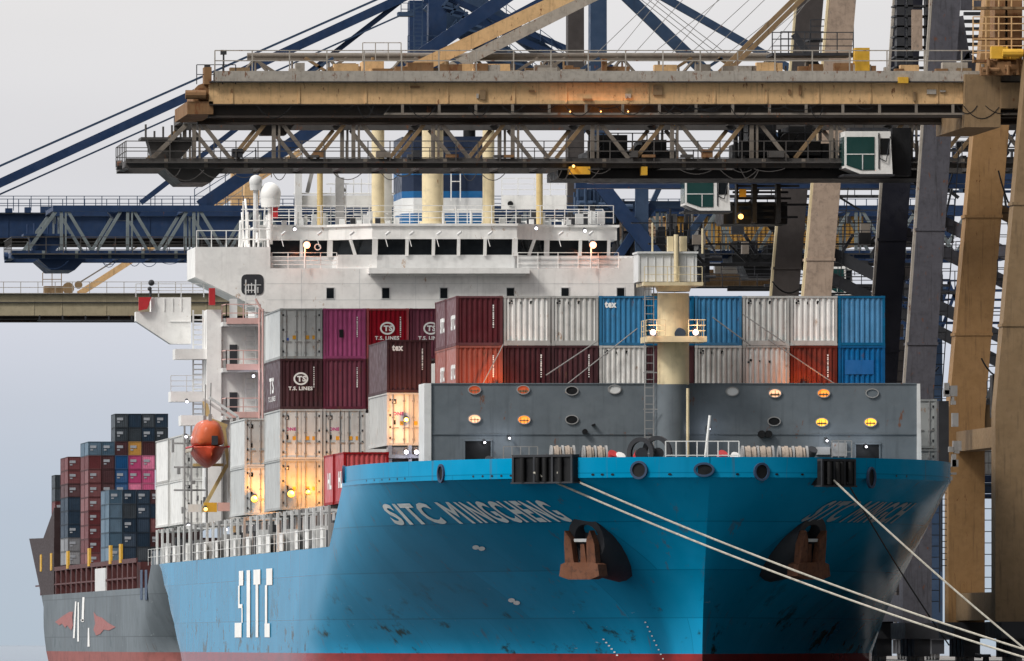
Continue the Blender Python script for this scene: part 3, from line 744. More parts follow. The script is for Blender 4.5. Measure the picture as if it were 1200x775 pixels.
# ledge and bridge front
b = MB(); b.box(X(430), X(618), AY-1.5, AY-.6, Z(321.5), Z(315)); b.box(X(433), X(615), AY-1.0, AY-.6, Z(324), Z(321.6)); b.build('front_ledge', M['white'], accom)
zw0, zw1, zr = Z(298.5), Z(280), Z(262)
plan = [(X(316),AY+3.2),(X(394),AY+3.2),(X(440),AY+.6),(X(604),AY+.6),(X(648),AY+3.2),(X(722),AY+3.2),(X(722),AY+8),(X(316),AY+8)]
b = MB(); b.prismz(plan[::-1] if False else plan, Z(315), zw0); wh = b.build('wheelhouse', M['offwhite'], SA)
def grow(pl, d):
    cx, cy = 69.0, AY+5; return [(cx+(x-cx)*(1+d/10), y-d if y < AY+5 else y+d) for x, y in pl]
b = MB(); b.prismz(grow(plan, .35), zw1, zr-.15); b.prismz(grow(plan, .5), zr-.15, zr); b.build('wheelhouse_roof', M['white'], wh)
b = MB(); b.prismz(grow(plan, -.1), zw0, zw1); b.build('window_band', M['glass'], wh)
for pxa, pya in ((318,0),(357.5,0),(391,.0),(416,.5),(440,1),(477.5,1),(508.5,1),(538,1),(569,1),(604,1),(626,.5),(646,0),(685.5,0),(719,0)):
    x = X(pxa); yb = AY+3.2-2.6*pya-.04; m_ = MB(); lean = 0 if pya in (0,1) else (.18 if pxa < 500 else -.18)
    m_.beam((x+lean,yb-.05,zw0-.05), (x-lean,yb-.33,zw1+.05), .2 if pxa not in (391,440,604,646) else .34, .16); m_.build('window_post', M['white'], wh)
b = MB(); zf = Z(315)
b.rail([(X(318),AY-.4,zf),(X(394),AY-.4,zf)], 1.0, 1.0, .03, 3); b.cut(); b.rail([(X(606),AY-.4,zf),(X(724),AY-.4,zf)], 1.0, 1.2, .03, 2); b.build('bridge_railing', M['white'], wh)
b = MB(); b.box(X(395), X(441), AY-.5, AY-.42, Z(314.5), Z(299)); b.build('bridge_front_panel', M['white'], wh)
b = MB(); b.box(X(606), X(724), AY-.3, AY-.22, Z(314.5), Z(300)); b.build('bridge_front_panel', M['offwhite'], wh)
for k, px in enumerate((452,480,512,536,572,655,690,330,372,410)):
    b = MB(); b.tube((X(px),AY-.1,zw1+.25), (X(px)+.25,AY-.2,zw1+.45), .09, 6); b.tube((X(px),AY+.1,zw1), (X(px)+.1,AY-.25,zw0+.5), .025, 5); b.build('window_wiper', M['offwhite'], wh)
for px, k_ in ((358,'lampr'), (693,'lampr')):
    lamp(wh, (X(px),AY-1.0,Z(288)), k_, .22, 60, (1,.28,.10), (0,-.2,-.1), 'signal_lamp')
    b = MB(); b.tube((X(px-2),AY-.9,zf), (X(px-2),AY-.9,Z(290)), .05, 6); b.build('lamp_post', M['white'], wh)
b = MB(); ring(b, Vector((X(371.5),AY-.5,Z(290))), Vector((0,-1,0)), Vector((1,0,0)), .15, .15, .07, .06, 14); b.build('lifebuoy', M['offwhite'], wh)
for px, py, kd in ((345,269,'lampw'),(628,268,'lampw'),(685,271,'lampw')): lamp(wh, (X(px),AY-.2,Z(py)), kd, .1, 0)
# top of the wheelhouse
b = MB(); zr_ = zr
b.rail([(X(320),AY+.6,zr_),(X(720),AY+.6,zr_)], 1.15, 1.6, .03, 2); b.rail([(X(320),AY+7,zr_),(X(720),AY+7,zr_)], 1.15, 1.6, .03, 2); b.build('roof_railing', M['white'], wh)
for px, py0, py1, wpx, mt in ((381,262,198,7,'gold'),(448,262,140,15,'cream'),(512,262,140,25,'cream'),(581,262,140,14,'cream'),(640,262,196,8,'gold')):
    b = MB(); r = wpx/2*AY/F; Yp = AY+3+random.uniform(0,2)
    if mt == 'cream': b.tube((X(px),Yp,Z(py0)-.1), (X(px),Yp,Z(py1)), r, 20); b.tube((X(px),Yp,Z(py0)-.1), (X(px),Yp,Z(py0-4)), r*1.25, 20)
    else: b.tube((X(px),Yp,Z(py0)-.1), (X(px),Yp,Z(py1)), r, 10)
    b.build('mast_post', M[mt], SA, True)
b = MB(); b.box(X(352), X(468), AY+4.5, AY+4.9, Z(240), Z(226)); b.tube((X(350),AY+4.5,Z(224)), (X(470),AY+4.5,Z(224)), .05, 6)
b.box(X(352), X(360), AY+4.2, AY+4.8, Z(262), Z(200)); b.box(X(456), X(466), AY+4.2, AY+4.8, Z(262), Z(190))
for k in range(7):
    px = 395+k*9; b.tube((X(px),AY+5,Z(262)), (X(px),AY+5,Z(200+random.randint(0,18))), .03, 5)
b.tube((X(390),AY+5,Z(212)), (X(456),AY+5,Z(212)), .04, 5); b.build('radar_mast', M['offwhite'], SA)
b = MB(); b.beam(P(360,226,AY+5), P(366,200,AY+5), .25); b.box(X(400), X(410), AY+4.4, AY+4.8, Z(262), Z(205)); b.beam(P(392,200,AY+5), P(404,225,AY+5), .2); b.build('radar_mast', M['grey'], SA)
b = MB()
for k in range(60):
    px = random.uniform(330, 712)
    if 470 < px < 590 and random.random() < .7: continue
    h_ = random.uniform(5, 22)*.054; x = X(px); yk = AY+random.uniform(1,6); t_ = random.random()
    if t_ < .5: b.tube((x,yk,zr_), (x,yk,zr_+h_), random.uniform(.04,.12), 7)
    else: b.box(x-.15, x+random.uniform(.1,.35), yk, yk+.4, zr_, zr_+h_*.8)
    if t_ < .25: b.tube((x-.5,yk,zr_+h_*.8), (x+.5,yk,zr_+h_*.8), .04, 5)
    b.cut()
b.build('roof_equipment', M['offwhite'], wh)
b = MB()
for k in range(14):
    px = random.choice((random.uniform(395,470), random.uniform(590,640), random.uniform(650,712))); x = X(px); yk = AY+random.uniform(1,6)
    b.box(x-.12, x+.2, yk, yk+.3, zr_, zr_+random.uniform(.4,1.1)); b.cut()
b.build('roof_equipment', M['dgrey'], wh)
for px, py, r in ((319.5,226,.68), (302.5,212,.42)):
    b = MB(); c = Vector((X(px),AY+2,Z(py))); b.sphere(c, r, 24, 14, (1,1,1.08)); b.tube(c-Vector((0,0,r*1.25)), c-Vector((0,0,r*.5)), r*.85, 20, r*.95); b.tube(c-Vector((0,0,3.2)), c-Vector((0,0,r)), .16, 8)
    b.build('radome', M['white'] if r > .5 else M['offwhite'], SA, True)
b = MB(); b.box(X(321), X(328), AY+1.6, AY+2, Z(255), Z(242)); b.build('flag_locker', M['redp'], SA)
b = MB()
for k in range(16):
    px = random.uniform(284, 318); b.tube((X(px),AY+random.uniform(1,5),Z(290)), (X(px),AY+random.uniform(1,5),Z(random.uniform(225,268))), random.uniform(.04,.1), 6)
for py in (245, 258, 268, 280): b.tube((X(284),AY+1,Z(py)), (X(318),AY+1,Z(py)), .04, 5)
b.rail([(X(230),AY-.3,Z(290)),(X(282),AY-.3,Z(290))], 1.05, .9, .035, 1); b.build('wing_railing', M['white'], accom)
# lamp and clutter at the starboard end, ribbed casing beside the forward mast
b = MB(); b.box(X(720), X(764), AY+.2, AY+4, Z(352), Z(300))
for k in range(7): b.box(X(722+k*6), X(724+k*6), AY+.12, AY+.2, Z(350), Z(301))
b.build('vent_casing', M['offwhite'], accom)
# funnel
FY = 776.0
fz = [(262,250,'fblue'),(250,232,'offwhite'),(232,224,'fblue'),(224,205,'fnavy'),(205,188,'fblue'),(188,160,'fnavy')]
fun = None
for ya_, yb_, mt in fz:
    b = MB(); x0, x1 = PX(472,FY), PX(578,FY); c_ = .7
    b.prismz([(x0+c_,FY),(x1-c_,FY),(x1,FY+c_),(x1,FY+7),(x0,FY+7),(x0,FY+c_)], PZ(ya_,FY), PZ(yb_,FY)-.004)
    o = b.build('funnel' if fun is None else 'funnel_band', M[mt], SA if fun is None else fun)
    if fun is None: fun = o
b = MB(); b.box(PX(480,FY), PX(575,FY), FY+1, FY+7, 26, PZ(262,FY)-.01); b.build('funnel_casing', M['white'], fun)
for k in range(3):
    b = MB(); xk = PX(495+k*30,FY); b.tube((xk,FY+3,PZ(160,FY)), (xk,FY+3,PZ(148,FY)), .4, 14); b.build('exhaust_pipe', M['black'], fun, True)
b = MB(); b.ladder((PX(534,FY-.3),FY-.3,PZ(236,FY)), (PX(534,FY-.3),FY-.3,PZ(190,FY)), .6, .05, .9); b.build('funnel_ladder', M['white'], fun)
# open deck aft of the wheelhouse, right
b = MB(); b.box(PX(588,FY), PX(664,FY), FY, FY+.4, PZ(245,FY), PZ(229,FY)); b.rail([(PX(588,FY),FY,PZ(229,FY)),(PX(664,FY),FY,PZ(229,FY))], 1.1, 1.2, .03, 2); b.build('upper_deck', M['white'], SA)
b = MB(); ring(b, P(598,239,FY-.1), Vector((0,-1,0)), Vector((1,0,0)), .0, .0, .18, .1, 14); b.build('lifebuoy', M['black'], SA)
# port-side stair tower, platforms and the outer wing
TY = 752.0
x_ = lambda px: PX(px, TY)
z_ = lambda py: PZ(py, TY)
tow = MB(); tow.box(x_(245), x_(262), TY+2, TY+6, 13.5, z_(362)); tow.box(x_(262), x_(311), TY+2.3, TY+2.7, 13.5, z_(372)); tower = tow.build('stair_tower', M['white'], SA)
for py in (377, 431, 487):
    b = MB(); b.box(x_(262), x_(306), TY+.6, TY+2.25, z_(py+5), z_(py)); pf = b.build('balcony', M['offwhite'], tower)
    b = MB(); b.box(x_(266), x_(306), TY+.5, TY+.58, z_(py+2.5), z_(py-4.5)); b.build('balcony_front', M['pink'], pf)
    b = MB(); b.rail([(x_(266),TY+.6,z_(py)),(x_(306),TY+.6,z_(py))], 1.1, .9, .04, 1); b.rail([(x_(266),TY+.6,z_(py)),(x_(263),TY+2.2,z_(py))], 1.1, 1.2, .04, 1); b.build('balcony_railing', M['pink'], pf)
    b = MB(); b.box(x_(272), x_(281), TY+2.2, TY+2.28, z_(py), z_(py-28)); b.build('balcony_door', M['dgrey'] if py != 377 else M['offwhite'], pf)
    b = MB(); b.ladder((x_(296),TY+1.6,z_(py)), (x_(296),TY+1.6,z_(py-50)), .62, .05, .3); b.build('staircase', M['offwhite'], pf)
b = MB()
for px in (304.5, 308.5): b.tube((x_(px),TY+.4,13.5), (x_(px),TY+.4,z_(362)), .07, 6)
b.tube((x_(308),TY+.4,z_(365)), (x_(300),TY+.4,z_(350)), .07, 6); b.build('drain_pipe', M['pink'], tower)
for py, pl_, d in ((420,208,1.5), (470,203,1.5), (498,215,1.)):
    b = MB(); b.box(x_(pl_), x_(248), TY+2.2, TY+4.6, z_(py), z_(py-12)); b.build('boat_deck_platform', M['white'], tower)
    if py == 470: q2 = MB(); q2.rail([(x_(pl_),TY+2.2,z_(py-12)),(x_(240),TY+2.2,z_(py-12))], 1.0, .8, .03, 2); q2.build('platform_railing', M['offwhite'], tower)
b = MB(); b.ladder((x_(236),TY+3,z_(490)), (x_(236),TY+3,z_(362)), .62, .07, .3); b.build('tower_ladder', M['offwhite'], tower)
b = MB(); wy = TY+4.8
b.prism([(x_(165),z_(374)),(x_(206),z_(401)),(x_(230),z_(401)),(x_(230),z_(346)),(x_(183),z_(346)),(x_(183),z_(363)),(x_(165),z_(363))], wy, wy+1.4)
for k in range(4): b.box(x_(188+k*10), x_(189+k*10), wy-.05, wy, z_(362), z_(347))
b.box(x_(205), x_(228), wy-.06, wy-.001, z_(375), z_(374)); ow = b.build('outer_wing', M['white'], tower)
b = MB(); b.rail([(x_(165),wy,z_(346)),(x_(245),wy,z_(346))], .85, 1.3, .035, 1); b.build('wing_railing', M['offwhite'], ow)
b = MB(); b.prism([(x_(168),z_(362)),(x_(178),z_(360)),(x_(183),z_(346)),(x_(168),z_(346))], wy-.4, wy-.05); b.build('sidelight_screen', M['redp'], ow)
b = MB(); b.tube((x_(182),wy-.2,z_(346)), (x_(182),wy-.2,z_(338)), .08, 8); b.sphere((x_(183),wy-.2,z_(329)), .2, 10, 8); b.sphere((x_(181),wy-.2,z_(336)), .14, 10, 8); b.build('wing_lamp', M['dgrey'], ow)
b = MB(); b.box(x_(247), x_(254), TY+1.4, TY+1.9, z_(357), z_(337)); b.build('fire_locker', M['redp'], tower)
b = MB()
for k in range(26):
    px = random.uniform(205, 300); py = random.uniform(500, 605); b.box(x_(px), x_(px+random.uniform(1.5,5)), TY+3, TY+3.5, z_(py), z_(py-random.uniform(3,16)))
for px in (218, 226, 262, 244): b.box(x_(px), x_(px+2), TY+2, TY+2.3, 11.3, z_(498))
for py in (520, 548, 575): b.box(x_(207), x_(268), TY+2.5, TY+2.7, z_(py), z_(py-2))
b.build('boat_deck_framework', M['grey'], tower)
lamp(tower, P(219,471,TY), 'lampw', .09, 12, (1,.7,.85)); lamp(tower, P(218,512,TY), 'lampw', .09, 8, (1,.75,.85)); lamp(tower, P(297,441,TY), 'lampw', .09, 8, (.8,.8,1))
b = MB(); b.box(x_(234), x_(249), TY-4, TY-3.6, z_(601), z_(590)); b.build('deck_locker', M['yellow'], SA)
b = MB(); b.box(x_(250), x_(266), TY-4, TY-3.6, z_(600), z_(590)); b.build('deck_locker', M['pink'], SA)
b = MB(); b.box(x_(215), x_(231), TY-4, TY-3.6, z_(601), z_(592)); b.build('deck_locker', M['offwhite'], SA)
lamp(SA, P(241, 597, TY-5), 'lampo', .12, 16, (1,.5,.1), (0,-.5,0), 'flood_lamp')
bx_d = PX(248,744); LY = 744.0
b = MB()
b.beam(P(236,600,TY-2), P(266,545,TY-2), .22); b.beam(P(240,470,TY), P(244,488,TY), .3); b.beam(P(262,500,TY-1), P(268,548,TY-1), .22); b.beam(P(226,545,TY-1), P(262,545,TY-1), .18)
b.beam(P(246,492,TY-1), P(266,500,TY-1), .25); b.build('boat_davit', M['gold'], SA)
for dy in (1.0, 6.4):
    b = MB(); b.beam((bx_d+1.5,LY+dy,14.5),(bx_d+1.7,LY+dy,20.2),.16,.2); b.beam((bx_d+1.7,LY+dy,20.2),(bx_d-.1,LY+dy,21.4),.16,.2); b.build('boat_davit', M['offwhite'], SA)
# lifeboat
LY = 744.0
lb = thing('lifeboat', (PX(248,LY),LY,PZ(548,LY)), 'orange enclosed lifeboat hanging from its davit on the ship side', 'lifeboat')
bx, bz = PX(248,LY), PZ(548,LY)
def boat_loft(profiles, ys):
    mb = MB(); loops = []
    for prof, y in zip(profiles, ys): loops.append([(bx+x, y, bz+z) for x, z in prof] + [(bx-x, y, bz+z) for x, z in prof[::-1] if x > 1e-6])
    m_ = len(loops[0]); k = len(loops); mb.add([p for L_ in loops for p in L_], [(i*m_+j, i*m_+(j+1) % m_, (i+1)*m_+(j+1) % m_, (i+1)*m_+j) for i in range(k-1) for j in range(m_)] + [tuple(range(m_-1,-1,-1)), tuple((k-1)*m_+j for j in range(m_))])
    return mb
def soft(nm, root):
    for c_ in root.children:
        if c_.name.startswith(nm):
            mo = c_.modifiers.new('smooth', 'SUBSURF'); mo.levels = 2; mo.render_levels = 2
            c_.data.polygons.foreach_set('use_smooth', [True]*len(c_.data.polygons))
            at = c_.data.attributes.get('sharp_edge')
            if at: c_.data.attributes.remove(at)
hp = lambda w_, d: [(0,.02+d),(.12*w_,.05+d),(.72*w_,.5+d*.5),(1.0*w_,1.18),(1.08*w_,1.26),(1.08*w_,1.36),(0,1.36)]
boat_loft([hp(.12,.75), hp(.55,.4), hp(.88,.12), hp(1.02,0), hp(1.05,0), hp(1.05,0), hp(.98,.08), hp(.8,.3)], [LY+t for t in (0,.5,1.3,2.4,3.6,5,6.2,7)]).build('boat_hull', M['orange_red'], lb, True); soft('boat_hull', lb)
cp = lambda w_, h_: [(0,1.365),(1.0*w_,1.365),(.98*w_,1.365+.5*h_),(.80*w_,1.365+1.25*h_),(.5*w_,1.365+1.62*h_),(0,1.365+1.68*h_)]
boat_loft([cp(.66,.72), cp(.86,.93), cp(.97,1), cp(1.0,1), cp(1.0,1), cp(.92,.95), cp(.7,.7)], [LY+t for t in (.25,.9,1.9,3.4,5,6.2,6.9)]).build('boat_canopy', M['orange'], lb, True); soft('boat_canopy', lb)
b = MB(); b.box(bx+.02, bx+.40, LY+.16, LY+1.0, bz+1.42, bz+1.98); b.build('hatch', M['dgrey'], lb)
for dx in (-.5, -.12, .26):
    b = MB(); b.box(bx+dx, bx+dx+.24, LY+.55, LY+1.3, bz+2.2, bz+2.42); b.build('boat_window', M['glass'], lb)
b = MB()
for k in range(8): b.path([(bx-1.12,LY+.9+k*.7,bz+1.3), (bx-1.2,LY+1.25+k*.7,bz+1.0), (bx-1.12,LY+1.6+k*.7,bz+1.3)], .025, 4)
b.build('grab_line', M['rope'], lb)
b = MB(); b.box(bx-.03, bx+.03, LY+.05, LY+.6, bz+.75, bz+1.34); b.build('stem_bar', M['orange'], lb)
b = MB(); b.tube((bx-1.12,LY+.6,bz+1.31), (bx-1.12,LY+6.6,bz+1.31), .07, 6); b.tube((bx+1.12,LY+.6,bz+1.31), (bx+1.12,LY+6.6,bz+1.31), .07, 6); b.build('rubbing_strake', M['redp'], lb)
for y in (1.3, 6.0):
    b = MB(); b.box(bx-.1, bx+.1, LY+y-.1, LY+y+.1, bz+2.9, bz+3.35); b.tube((bx,LY+y,bz+3.3), (bx+.05,LY+y,bz+5.3), .04, 5); b.build('lifting_hook', M['grey'], lb)

# ------------------------------------------------------------------ containers
CPROTO = {}
CW = 2.44
def corr(mb, a, b_, z0, z1, axis, fixed, depth, pitch=.27, m=0, sgn=-1):
    pts = []; u = a
    while u < b_-1e-4:
        for du, o in ((0,0),(pitch*.16,1),(pitch*.5,1),(pitch*.66,0)):
            if u+du < b_: pts.append((u+du, o))
        u += pitch
    pts.append((b_, 0)); v = []
    for uu, o in pts:
        d = fixed + sgn*(0 if o else -depth)
        for z in (z0, z1): v.append((uu, d, z) if axis == 'x' else (d, uu, z))
    fs = [(2*i, 2*i+2, 2*i+3, 2*i+1) for i in range(len(pts)-1)]
    mb.add(v, fs if axis == 'x' else [f[::-1] for f in fs], m)
def container_proto(kind, L, H, colname, rgb, framecol=None):
    key = (kind, L, H, colname)
    if key in CPROTO: return CPROTO[key]
    pm = mat('container_'+colname, rgb, .5, dirt=.3, rust=.28, streak=.8, rustcol=(.11,.05,.03) if sum(rgb) < 1.2 else (.33,.21,.13))
    fm = mat('container_frame_'+colname, framecol or tuple(c*.8 for c in rgb), .55, dirt=.35, rust=.35, rustcol=(.11,.05,.03) if sum(rgb) < 1.2 else (.33,.21,.13))
    gm = mat('container_side_'+colname, rgb, .42, dirt=.22, rust=.15, streak=.8); gm.node_tree.nodes['Bump'].inputs['Strength'].default_value = .03
    parts = []
    f = MB(); e = .13
    for x in (0, CW-e):
        for y in (0, L-e): f.box(x, x+e, y, y+e, 0, H)
    sill = .15 if kind != 'framed' else .26
    for y in (0, L-e): f.box(e, CW-e, y+.004, y+e, 0.004, sill); f.box(e, CW-e, y+.004, y+e, H-.11, H-.004)
    for x in (.004, CW-e+.004): f.box(x, x+e-.008, e, L-e, .004, .15); f.box(x, x+e-.008, e, L-e, H-.09, H-.004)
    for x in (-.012, CW-.168):
        for y in (-.012, L-.168):
            for z in (-.006, H-.124): f.box(x, x+.18, y, y+.18, z, z+.13)
    parts.append(('frame', f.mesh('frame', fm), []))
    s = MB()
    if kind == 'framed':
        corr(s, e, CW-e, sill, H-.11, 'x', .035, .085, .3)
        sd_ = MB(); sd_.add([(.03,e,.15),(.03,L-e,.15),(.03,L-e,H-.09),(.03,e,H-.09)], [(3,2,1,0)]); s.box(.1, CW-.1, .16, L-.06, .12, H-.03)
        parts.append(('side_panel', sd_.mesh('side_panel', gm), []))
    elif kind == 'reefer':
        s.box(.05, CW-.05, e+.02, L-.06, .1, H-.03)
    else:
        corr(s, e, CW-e, sill, H-.11, 'x', .035, .055)
        sd_ = MB(); sd_.add([(.03,e,.15),(.03,L-e,.15),(.03,L-e,H-.09),(.03,e,H-.09)], [(3,2,1,0)])
        s.box(.1, CW-.1, .16, L-.06, .12, H-.03)
        parts.append(('side_panel', sd_.mesh('side_panel', gm), []))
    parts.append(('shell', s.mesh('shell', pm), []))
    if kind == 'reefer':
        for x0, x1 in ((e, CW/2-.012), (CW/2+.012, CW-e)):
            d = MB(); d.box(x0, x1, .05, .14, sill, H-.11)
            subs = []
            bars = MB()
            for bx in (x0+.22, x1-.26):
                bb = MB(); bb.tube((bx,.02,sill-.05), (bx,.02,H-.08), .032, 6); bb.box(bx-.03, bx+.3, .0, .03, .95, 1.0)
                for bz in (.3, .9, 1.5, H-.5): bb.box(bx-.07, bx+.07, .005, .05, bz, bz+.09)
                subs.append(('locking_bar', bb.mesh('locking_bar', M['grey'])))
            hg = MB(); hx = x0 if x0 < .5 else x1-.1
            for bz in (.35, .95, 1.6, H-.45): hg.box(hx, hx+.1, .02, .05, bz, bz+.12)
            subs.append(('hinge', hg.mesh('hinge', M['dgrey'])))
            parts.append(('door', d.mesh('door', pm), subs))
    CPROTO[key] = parts; return parts
COLS = dict(maroon=(.125,.030,.038), plum=(.15,.022,.05), brown=(.17,.033,.022), orange_brown=(.30,.062,.036), white=(.64,.645,.63), blue=(.006,.165,.36), faded_blue=(.03,.17,.42),
            magenta=(.33,.018,.145), red=(.36,.020,.034), signal_red=(.45,.025,.03), grey=(.40,.42,.42), reefer=(.50,.52,.52), dark_maroon=(.06,.016,.022))
CONTS = []
def container(x, y, z, kind, colname, label, L=12.19, H=2.9, marks=None, group='shipping containers stacked on the blue ship', cat='shipping container'):
    parts = container_proto(kind, L, H, colname, COLS[colname])
    r = thing('shipping_container', (x, y, z), label, cat, group)
    for nm, me, subs in parts:
        o = bpy.data.objects.new(nm, me); COL.objects.link(o); o.parent = r
        for sn, sme in subs:
            c = bpy.data.objects.new(sn, sme); COL.objects.link(c); c.parent = o
    for fn, mt in (marks or []):
        mb = MB(); fn(mb, H, L); o = bpy.data.objects.new('marking', mb.mesh('marking', mt)); COL.objects.link(o); o.parent = r
    return r
# markings
def mk_ticks(mb, H, L):                        # number column at the right of the end wall
    rnd = random.Random(len(CPROTO)*13+int(H*100))
    z = H-.55
    while z > H-1.75: hgt = rnd.choice((.06,.09,.05)); mb.box(CW-.52, CW-.45, .022, .034, z, z+hgt); z -= .11
def mk_tex(mb, H, L): text_front(mb, 'tex', .28, .02, H-.62, .62, .34, bold=.05)
def mk_one(mb, H, L): text_front(mb, 'ONE', .32, .042, H-1.25, .62, .2, bold=.05)
def mk_tslines(mb, H, L):
    ring(mb, Vector((1.2,.02,H-1.15)), Vector((0,-1,0)), Vector((1,0,0)), .33, .27, .1, .01, 24); text_front(mb, 'TS', .98, .018, H-1.32, .52, .34, bold=.05); text_front(mb, 'T.S. LINES', .48, .018, H-1.82, 1.4, .22, bold=.04)
def mk_ts_side(mb, H, L):
    text_side(mb, 'TS', .012, 8.4, H-1.9, 3.4, .95, bold=.03); text_side(mb, 'T.S. LINES', .012, 9.2, H-2.35, 5.4, .3)
def mk_sitc_side(mb, H, L): text_side(mb, 'SITC', .012, L*.52, H-1.75, 2.5, .8, bold=.05)
def mk_red_side(mb, H, L): text_side(mb, 'HL', .012, L*.62, .85, 2.6, .9, bold=.05)
def mk_squares(mb, H, L):
    mb.box(.26, .36, .018, .03, H-.42, H-.32); mb.box(.36, .46, .018, .03, H-.32, H-.22); mb.box(.46, .40, .018, .03, H-.42, H-.36)
    mb.box(.86, .92, .018, .03, H-.44, H-.3); mb.box(1.36, 1.44, .018, .03, H-.42, H-.34); mb.box(1.36, 1.48, .018, .03, H-.34, H-.26)
def mk_squares_low(mb, H, L):
    mb.box(.26, .36, .018, .03, H-.92, H-.82); mb.box(.36, .48, .018, .03, H-.82, H-.7); mb.box(.86, .92, .018, .03, H-.86, H-.76); mb.box(1.36, 1.46, .018, .03, H-.9, H-.78)
def mk_reefer_black(mb, H, L): mb.box(.28, .52, .03, .046, H-.6, H-.36); mb.box(.34, .48, .03, .046, H-1.75, H-1.5)
def mk_reefer_white(mb, H, L): mb.add([(.34,.025,H-.56),(.46,.025,H-.56),(.46,.025,H-.42)], [(0,1,2)])
def mk_reefer_stick(mb, H, L):
    for x, w_ in ((.72,.22),(1.42,.26),(1.86,.14)): mb.box(x, x+w_, .03, .047, H-1.78, H-1.56)
def mk_blue_dot(mb, H, L): mb.box(.34, .5, .03, .048, H-1.85, H-1.7)
def mk_faded(mb, H, L): mb.box(.35, 1.85, .015, .028, H-1.5, H-.75)
def mk_dark_sq(mb, H, L): mb.box(.92, 1.16, .015, .03, H-1.68, H-1.22)
LT = M['letter']; BK = M['black']
ONEC = mat('magenta_lettering', (.45,.05,.22), .5); STK = mat('orange_sticker', (.65,.33,.03), .5); BST = mat('blue_sticker', (.05,.12,.5), .5); BLP = mat('repainted_blue_patch', (.01,.12,.36), .5)
TW = [(mk_ticks, LT)]; WS = [(mk_squares, BK)]
RF = [(mk_reefer_black, BK), (mk_reefer_white, LT), (mk_reefer_stick, STK)]
RFO = RF+[(mk_one, ONEC)]
# first row, behind the breakwater
FY0, FX0 = 625.0, 56.85
zt, zl0 = PZ(405, FY0), PZ(405, FY0)-2.6
row_top = [('corr','maroon','plain maroon container at the seaward end of the top row behind the breakwater',TW),
 ('framed','white','white ribbed container in the top row, next to the plain maroon one',WS),
 ('framed','white','white ribbed container in the top row, next to the blue tex box',WS),
 ('corr','blue','bright blue container with small white tex lettering in the top row',[(mk_tex,LT)]),
 ('corr','blue','blue container half hidden behind the cream mast in the top row',None),
 ('corr','blue','plain blue container between the cream mast and a white one, top row',None),
 ('framed','white','white ribbed container in the top row, quayward neighbour of the blue one by the mast',WS),
 ('framed','white','white ribbed container in the top row, next to the blue one at the quay end',WS),
 ('corr','blue','plain blue container at the quay end of the top row behind the breakwater',None)]
row_low = [('corr','orange_brown','orange brown container lit by a lamp, seaward end of the lower row',TW),
 ('corr','dark_maroon','dark maroon container with number column beside the orange brown one, lower row',TW),
 ('corr','dark_maroon','dark maroon container beside the white one under the blue tex box',TW),
 ('corr','white','white ribbed container under the blue tex box in the lower row',WS),
 ('corr','dark_maroon','dark maroon container mostly hidden behind the cream mast, lower row',TW),
 ('corr','white','white ribbed container under the plain blue one beside the cream mast',WS),
 ('corr','white','white ribbed container with low set black squares, beside the red brown one',[(mk_squares_low,BK)]),
 ('corr','brown','red brown container glowing orange at its foot, next to the faded blue one',TW),
 ('corr','faded_blue','faded pale blue container with darker patch, under the quay end blue one',[(mk_faded,BLP)])]
for i in range(9):
    for lst, z in ((row_top, zt), (row_low, zl0)):
        kd, cn, lab, mk = lst[i]
        mk = list(mk) if mk else []
        if i == 0: mk.append((mk_sitc_side, LT))
        container(FX0+i*2.5, FY0, z, kd, cn, lab, 6.06, 2.59, mk)
for z, cn, lab in ((zt,'maroon','maroon container directly behind the plain maroon seaward one of the top row'), (zl0,'orange_brown','orange brown container directly behind the lamp-lit orange brown one')):
    container(FX0, FY0+6.25, z, 'corr', cn, lab, 6.06, 2.59, [(mk_sitc_side, LT)])
# second bay: the dark tex box on a reefer
zT0 = PZ(460, 657)
container(55.96, 657, zT0, 'corr', 'dark_maroon', 'dark maroon container marked tex standing on a lamp-lit white refrigerated one', marks=[(mk_tex,LT),(mk_ticks,LT)])
container(55.96, 657, zT0-2.92, 'reefer', 'white', 'white refrigerated container lit orange below the dark maroon tex box', marks=RFO)
container(52.6, 645, 13.62, 'corr', 'signal_red', 'bright red container low at the forecastle corner, front one of two', 6.06, 2.75, [(mk_red_side,LT)])
container(52.6, 652.2, 13.62, 'corr', 'signal_red', 'bright red container low at the ship side, behind the other red one', 6.06, 2.75, [(mk_red_side,LT)])
# third bay
ZM = [13.76, 16.67, 19.58, 22.49]
bayM = [[('reefer','reefer','pale grey refrigerated container at deck level with a big yellow flood lamp before it',RF), ('reefer','reefer','pale grey refrigerated container at deck level, next to the red boxes',RF)],
 [('reefer','reefer','pale grey refrigerated container with magenta lettering, under the dark maroon logo box',RFO), ('reefer','reefer','pale grey refrigerated container with magenta lettering under the plum box',RFO)],
 [('corr','dark_maroon','dark maroon container with round white logo and lettering, under a grey stickered one',[(mk_tslines,LT),(mk_ts_side,LT),(mk_ticks,LT)]), ('corr','plum','plum ribbed container below the magenta one',TW)],
 [('reefer','reefer','pale grey refrigerated container with yellow and blue stickers, next to the magenta one',[(mk_reefer_stick,STK),(mk_blue_dot,BST)]), ('corr','magenta','bright magenta container on the top tier before the bridge',[(mk_dark_sq,BK),(mk_ticks,LT)])]]
for t_, row in enumerate(bayM):
    for i, (kd, cn, lab, mk) in enumerate(row): container(52.6+i*2.5, 690, ZM[t_], kd, cn, lab, marks=mk)
container(57.6, 690, ZM[3], 'corr', 'red', 'crimson container with round white logo on the top tier, beside the magenta one', marks=[(mk_tslines,LT),(mk_ticks,LT)])
container(60.1, 690, ZM[3], 'corr', 'plum', 'dark red container with round logo on the top tier, beside the crimson one', marks=[(mk_tslines,LT)])
